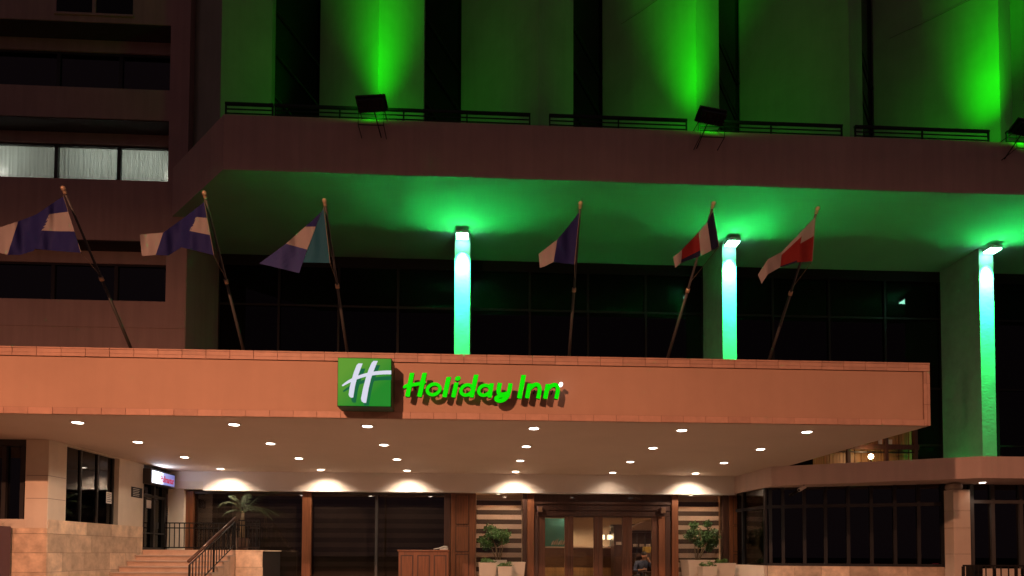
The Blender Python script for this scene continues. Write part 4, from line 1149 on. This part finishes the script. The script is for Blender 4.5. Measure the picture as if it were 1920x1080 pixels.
def ctr(px, py, Y): q = at(px, py, Y); return (q.x, q.y, q.z)
topiary(xd2, yd2, zd2 - .05, 0, ctr(929, 1008, yd2), (.43, .40, .33), 3, 'small bushy leafy tree in front of the left striped window', M['leaf'])
topiary(xe2, ye2, ze2 - .05, 0, ctr(1317, 1006, ye2), (.46, .42, .38), 8, 'small bushy dark leafy tree in front of the right striped window', M['leaf_dark'])
for (xq, yq, zq, sx, sz, lab, sd) in [(xa_, ya_, zz_, .2, .10, lab, sd) for (xa_, ya_, zz_, lab, sd) in
        [(xa_, ya_, za_, 'flat cushion of green plants filling the left grass pot', 11), (xc2, yc2, zc2, 'tufted plant in the small front pot left of the doors', 12),
         (xf2, yf2, zf2, 'tufted plant in the small front pot right of the doors', 13), (xg2, yg2, zg2, 'flat cushion of green plants in the far right pot', 14)]]:
    pl = thing('low_plant', lab, 'plant', (xq, yq, zq - .05))
    o = obj('foliage', leafblob((xq, yq, zq + .03), sx * .9, sx * .9, sz, 420, .05, sd), M['leaf'], pl); o['kind'] = 'stuff'
    st_ = MB()
    for k in range(8): a = k * .8; st_.tube([(xq + .03 * math.cos(a), yq + .03 * math.sin(a), zq - .055), (xq + .1 * math.cos(a), yq + .1 * math.sin(a), zq + .05)], .005, 4)
    obj('stem', st_, M['stem'], pl)

# ------------------------------------------------------------------ wooden desk with a telephone
YD = 16.2
dx0, dx1 = PX(745, YD, 1040), PX(843, YD, 1040); dz = PZ(1031, YD, 795)
dk = thing('porter_desk', 'tall panelled reddish wood desk in front of the dark window', 'desk', ((dx0 + dx1) / 2, YD + .3, ZF))
box('body', (dx0 + .03, dx1 - .03, YD + .03, YD + .55, ZF + .002, dz - .04), M['wood'], dk)
box('top', (dx0, dx1, YD, YD + .6, dz - .039, dz), M['wood'], dk, .01)
w_ = (dx1 - dx0 - .06) / 3
for k in range(3):
    xx = dx0 + .03 + w_ * k
    ubox('panel_groove', (xx + .05, xx + w_ - .05, YD + .024, YD + .0295, ZF + .12, dz - .13), M['wood_dark'], dk)
    ubox('panel', (xx + .08, xx + w_ - .08, YD + .012, YD + .0235, ZF + .15, dz - .16), M['wood'], dk)
ph = thing('telephone', 'cream desk telephone on the right end of the wooden desk', 'telephone', (dx1 - .18, YD + .2, dz))
hx = dx1 - .16
obj('base', MB().slab([(hx - .1, dz + .001), (hx + .1, dz + .001), (hx + .1, dz + .06), (hx + .02, dz + .05), (hx - .1, dz + .03)], YD + .12, YD + .32), M['plastic'], ph, bevel=.008)
obj('handset', MB().tube([(hx - .26, YD + .2, dz + .02), (hx - .12, YD + .2, dz + .045), (hx + .0, YD + .2, dz + .085), (hx + .09, YD + .2, dz + .075)], [.012, .012, .022, .024], 8), M['plastic'], ph, True)

# ------------------------------------------------------------------ glazed pavilion at the right
gp = thing('glass_pavilion', 'low dark glazed pavilion with a plaster roof band at the right', 'building', (10, 15, 0))
P2, P1 = (7.12, 15.35), (10.88, 13.38)
roof = [P2, P1, (24, P1[1]), (24, 20.5), (7.02, 20.5), (7.02, YB - .01)]
obj('roof_band', MB().prism(roof, ZB, ZS - .006), M['slab'], gp)
box('terrace_deck', (7.1, 24, 17.2, 22.68, ZS - .3, ZS + .02), M['paving'], gp)
G0, G1, G2, G3 = Vector((7.06, YB - .02)), Vector((7.22, 15.85)), Vector((10.90, 14.62)), Vector((24, 14.62))
ZI = 1.32
gz = ZB - .002
def wallseg(a, b, z0, z1, t, m, name, par, off=0.):
    d = (b - a).normalized(); n_2 = Vector((d.y, -d.x)) * off
    a2, b2 = a + n_2, b + n_2; nb = Vector((-d.y, d.x)) * t
    return obj(name, MB().prism([a2, b2, b2 + nb, a2 + nb], z0, z1), M[m], par)
def hit(px, a, b):                                   # where a sight line in plan meets the glazing line
    d = ray(px, 1000); d2 = Vector((d.x, d.y)); e = b - a
    den = d2.x * e.y - d2.y * e.x
    return ((d2.x * (0 - a.y) - d2.y * (0 - a.x)) / den) * 1.0
wallseg(G0, G1, ZI, gz, .01, 'g_dark', 'window', gp)
wB = wallseg(G1, G2, ZI, gz, .01, 'g_dark', 'window', gp)
wC = wallseg(G2, G3, .9, gz, .01, 'g_dark', 'window', gp)
def mull(p, a, b, par, z0=ZI, w=.075, m='alu'):
    d = (b - a).normalized() * (w / 2); n_2 = Vector((d.y, -d.x)).normalized() * .05
    obj('mullion', MB().prism([p - d + n_2, p + d + n_2, p + d - n_2 * .6, p - d - n_2 * .6], z0, gz), M[m], par)
for px in (1431, 1468, 1508, 1547.5, 1590, 1633.5, 1677.5, 1722, 1767):
    t = -hit(px, G1, G2); t = abs(t); mull(G1.lerp(G2, min(t, 1)), G1, G2, wB)
mull(G0.lerp(G1, .25), G0, G1, wB); mull(G0.lerp(G1, .98), G0, G1, wB)
zt_ = PZ(948, 15.3, 1550)
wallseg(G1, G2, zt_ - .04, zt_ + .04, .05, 'alu', 'transom', wB, .045); wallseg(G0, G1, zt_ - .04, zt_ + .04, .05, 'alu', 'transom', wB, .045)
wallseg(G1, G2, ZI - .0, ZI + .06, .05, 'alu', 'sill_rail', wB, .044)
for px in (1822, 1861, 1914, 1968):
    p = Vector((PX(px, 14.6), 14.62)); mull(p, G2, G3, wC, .9, .09, 'steel')
zt2 = PZ(941, 14.6, 1870); wallseg(G2, G3, zt2 - .04, zt2 + .04, .05, 'steel', 'transom', wC, .045)
zt3 = PZ(1066, 14.6, 1870); wallseg(G2, G3, .3, zt3, .05, 'cream', 'apron', wC, .05)
box('dark_room', (7.6, 24, 17.0, 17.1, 0, ZB), M['room'], gp)
# stone base under the angled window
L_ = (G2 - G1).length; dd = (G2 - G1).normalized(); x = 0
nn_ = Vector((dd.y, -dd.x)) * .12
wallseg(G1, G2, 0, ZI - .003, .2, 'grout', 'base_wall', gp, .09); wallseg(G0, G1, 0, ZI - .003, .2, 'cream', 'base_wall', gp, .08)
while x < L_ - .01:
    x2 = min(x + .62, L_)
    for z0, z1 in ((.15, .74), (.74, ZI - .002)):
        a, b_2 = G1 + dd * (x + .003), G1 + dd * (x2 - .003); mid_ = MB().prism([a + nn_, b_2 + nn_, b_2 + nn_ * .76, a + nn_ * .76], z0 + .003, z1 - .003)
        obj('stone_slab', mid_, M['trav'], gp)
    x = x2
# freestanding pillar with a drum lamp
pr = thing('square_pillar', 'cream square pillar standing before the pavilion glass', 'pillar', (11.05, 14.3, .14))
px0_, px1_ = 10.86, 11.26
zc_ = 3.11
for z0, z1 in ((.141, 1.0), (1.004, 1.62), (1.624, 2.22), (2.224, 2.62), (2.624, zc_)):
    box('block', (px0_, px1_, 14.2, 14.5, z0, z1), M['cream'], pr, .004)
dl = thing('drum_lamp', 'squat pale drum lamp sitting on top of the square pillar', 'lamp', (11.0, 14.35, zc_))
obj('shade', MB().lathe([(.13, .002), (.17, .03), (.175, .10), (.15, .145), (.05, .16)], (11.0, 14.36, zc_), 20), M['pot'], dl, True)
obj('base_ring', MB().lathe([(.10, .0005), (.10, .0018)], (11.0, 14.36, zc_), 16), M['black'], dl)
p = atZ(1842, 904, ZB)
d = thing('downlight', 'single small lit downlight under the pavilion roof band at the far right', 'downlight', (p.x, p.y, ZB))
for nm, me in (('trim_ring', ring), ('lens', lens)):
    o = link(nm, me, d); o.matrix_parent_inverse = Matrix(); o.location = (0, 0, 0); o.scale = (.8, .8, 1)
s = lamp('light', 'SPOT', d, (0, 0, 0), 18, (1, .8, .65), spot_size=R(130), spot_blend=.5, shadow_soft_size=.04, aim=(0, 0, -1)); s.matrix_parent_inverse = Matrix(); s.location = (0, 0, -.03)
# security camera under the roof band
q = at(1502, 917, 15.0)
sc_ = thing('security_camera', 'small bullet security camera under the pavilion roof band', 'camera', (q.x, q.y, ZB))
obj('body', MB().tube([(q.x + .14, q.y + .06, q.z + .07), (q.x - .08, q.y - .06, q.z - .03)], [.04, .045], 12), M['plastic'], sc_, True)
obj('lens', MB().tube([(q.x - .081, q.y - .061, q.z - .0305), (q.x - .088, q.y - .065, q.z - .034)], .03, 10), M['black'], sc_)
obj('arm', MB().tube([(q.x + .10, q.y + .05, ZB - .001), (q.x + .09, q.y + .04, q.z + .05)], .018, 8), M['black'], sc_)
# railing at the bottom right corner
ry = 13.0
rr_ = thing('corner_railing', 'black iron railing crossing the bottom right corner of the picture', 'railing', (11.5, ry, .14))
xa, xb = PX(1806, ry, 1060), PX(1990, ry, 1060); zt_ = PZ(1059, ry, 1860)
ubox('rail', (xa, xb, ry - .02, ry + .02, zt_ - .035, zt_), M['iron'], rr_); ubox('rail', (xa, xb, ry - .015, ry + .015, .3, .33), M['iron'], rr_)
x = xa; k = 0
while x < xb:
    r_ = .022 if k % 7 == 0 else .009
    ubox('post' if k % 7 == 0 else 'baluster', (x - r_, x + r_, ry - r_, ry + r_, .14 if k % 7 == 0 else .33, zt_ - .036), M['iron'], rr_); x += .165; k += 1
x0, x1, z0, z1 = rect(1827, 1843, 1061, 1080, 13.35)
br_ = thing('barrier_post', 'dark narrow bin with a red lid strip behind the corner railing', 'bin', ((x0 + x1) / 2, 13.4, .14))
box('body', (x0, x1, 13.35, 13.6, .142, z1), M['black'], br_, .01); ubox('red_light', (x0 + .02, x1 - .04, 13.36, 13.5, z1 + .001, z1 + .02), M['e_red'], br_)  # a dark barrier post carrying a small red light

# ------------------------------------------------------------------ terrace behind the canopy: plank screen, beam, lamp
YT = 21.6
sn = thing('plank_screen', 'screen of warm vertical wood planks on the terrace behind the canopy end', 'screen', (PX(1630, YT), YT, ZS))
x = PX(1525, YT, 840); xe_ = PX(1708, YT, 840); k = 0
while x < xe_:
    w = .085 + .05 * random.random()
    yo = random.random() * .03
    ubox('plank', (x, x + w, YT + yo, YT + yo + .03, ZS + .021, 6.4), M['slatwood'], sn); x += w + .012
bm_ = thing('terrace_frame', 'dark pergola frame with post and rails before the plank screen', 'pergola', (PX(1660, YT - .4), YT - .4, ZS))
xa, xb = PX(1585, YT - .4, 840), PX(1722, YT - .4, 840)
r0, r1 = PZ(843, YT - .4, 1660), PZ(833.5, YT - .4, 1660)
ubox('beam', (xa, xb, YT - .45, YT - .35, r0, r1), M['wood_dark'], bm_)
r0 = PZ(848, YT - .4, 1660); ubox('rail', (PX(1560, YT - .4, 840), xb, YT - .42, YT - .38, r0 - .02, r0 + .02), M['black'], bm_)
for px in (1590, 1661, 1716): x = PX(px, YT - .4, 840); ubox('post', (x - .055, x + .055, YT - .46, YT - .34, ZS + .021, 6.4), M['wood_dark'], bm_)
for p0, p1 in ((1649.5, 1656), (1662, 1675)):
    r_ = rect(p0, p1, 823.5, 832, YT - .1)
    bx2 = box('menu_board', (r_[0], r_[1], YT - .04, YT - .003, r_[2], r_[3]), M['white_trim']); tag(bx2, ['narrow pale board on the plank screen left of the post', 'wide pale board on the plank screen right of the post'][p0 > 1660], 'board')
q = at(1633, 856, YT - .7)
gl_ = thing('globe_lamp', 'glowing round globe lamp on the terrace under the canopy edge', 'lamp', (q.x, q.y, ZS))
obj('globe', MB().lathe([(.02, -.09), (.07, -.06), (.09, 0), (.07, .06), (.02, .09)], q, 16), M['e_bulb'], gl_, True)
obj('stand', MB().tube([(q.x, q.y, ZS + .021), (q.x, q.y, q.z - .085)], .02, 8), M['black'], gl_)
lamp('glow', 'POINT', gl_, (q.x, q.y, q.z + .16), 14, (1, .62, .32), shadow_soft_size=.06)

bpy.context.view_layer.update()
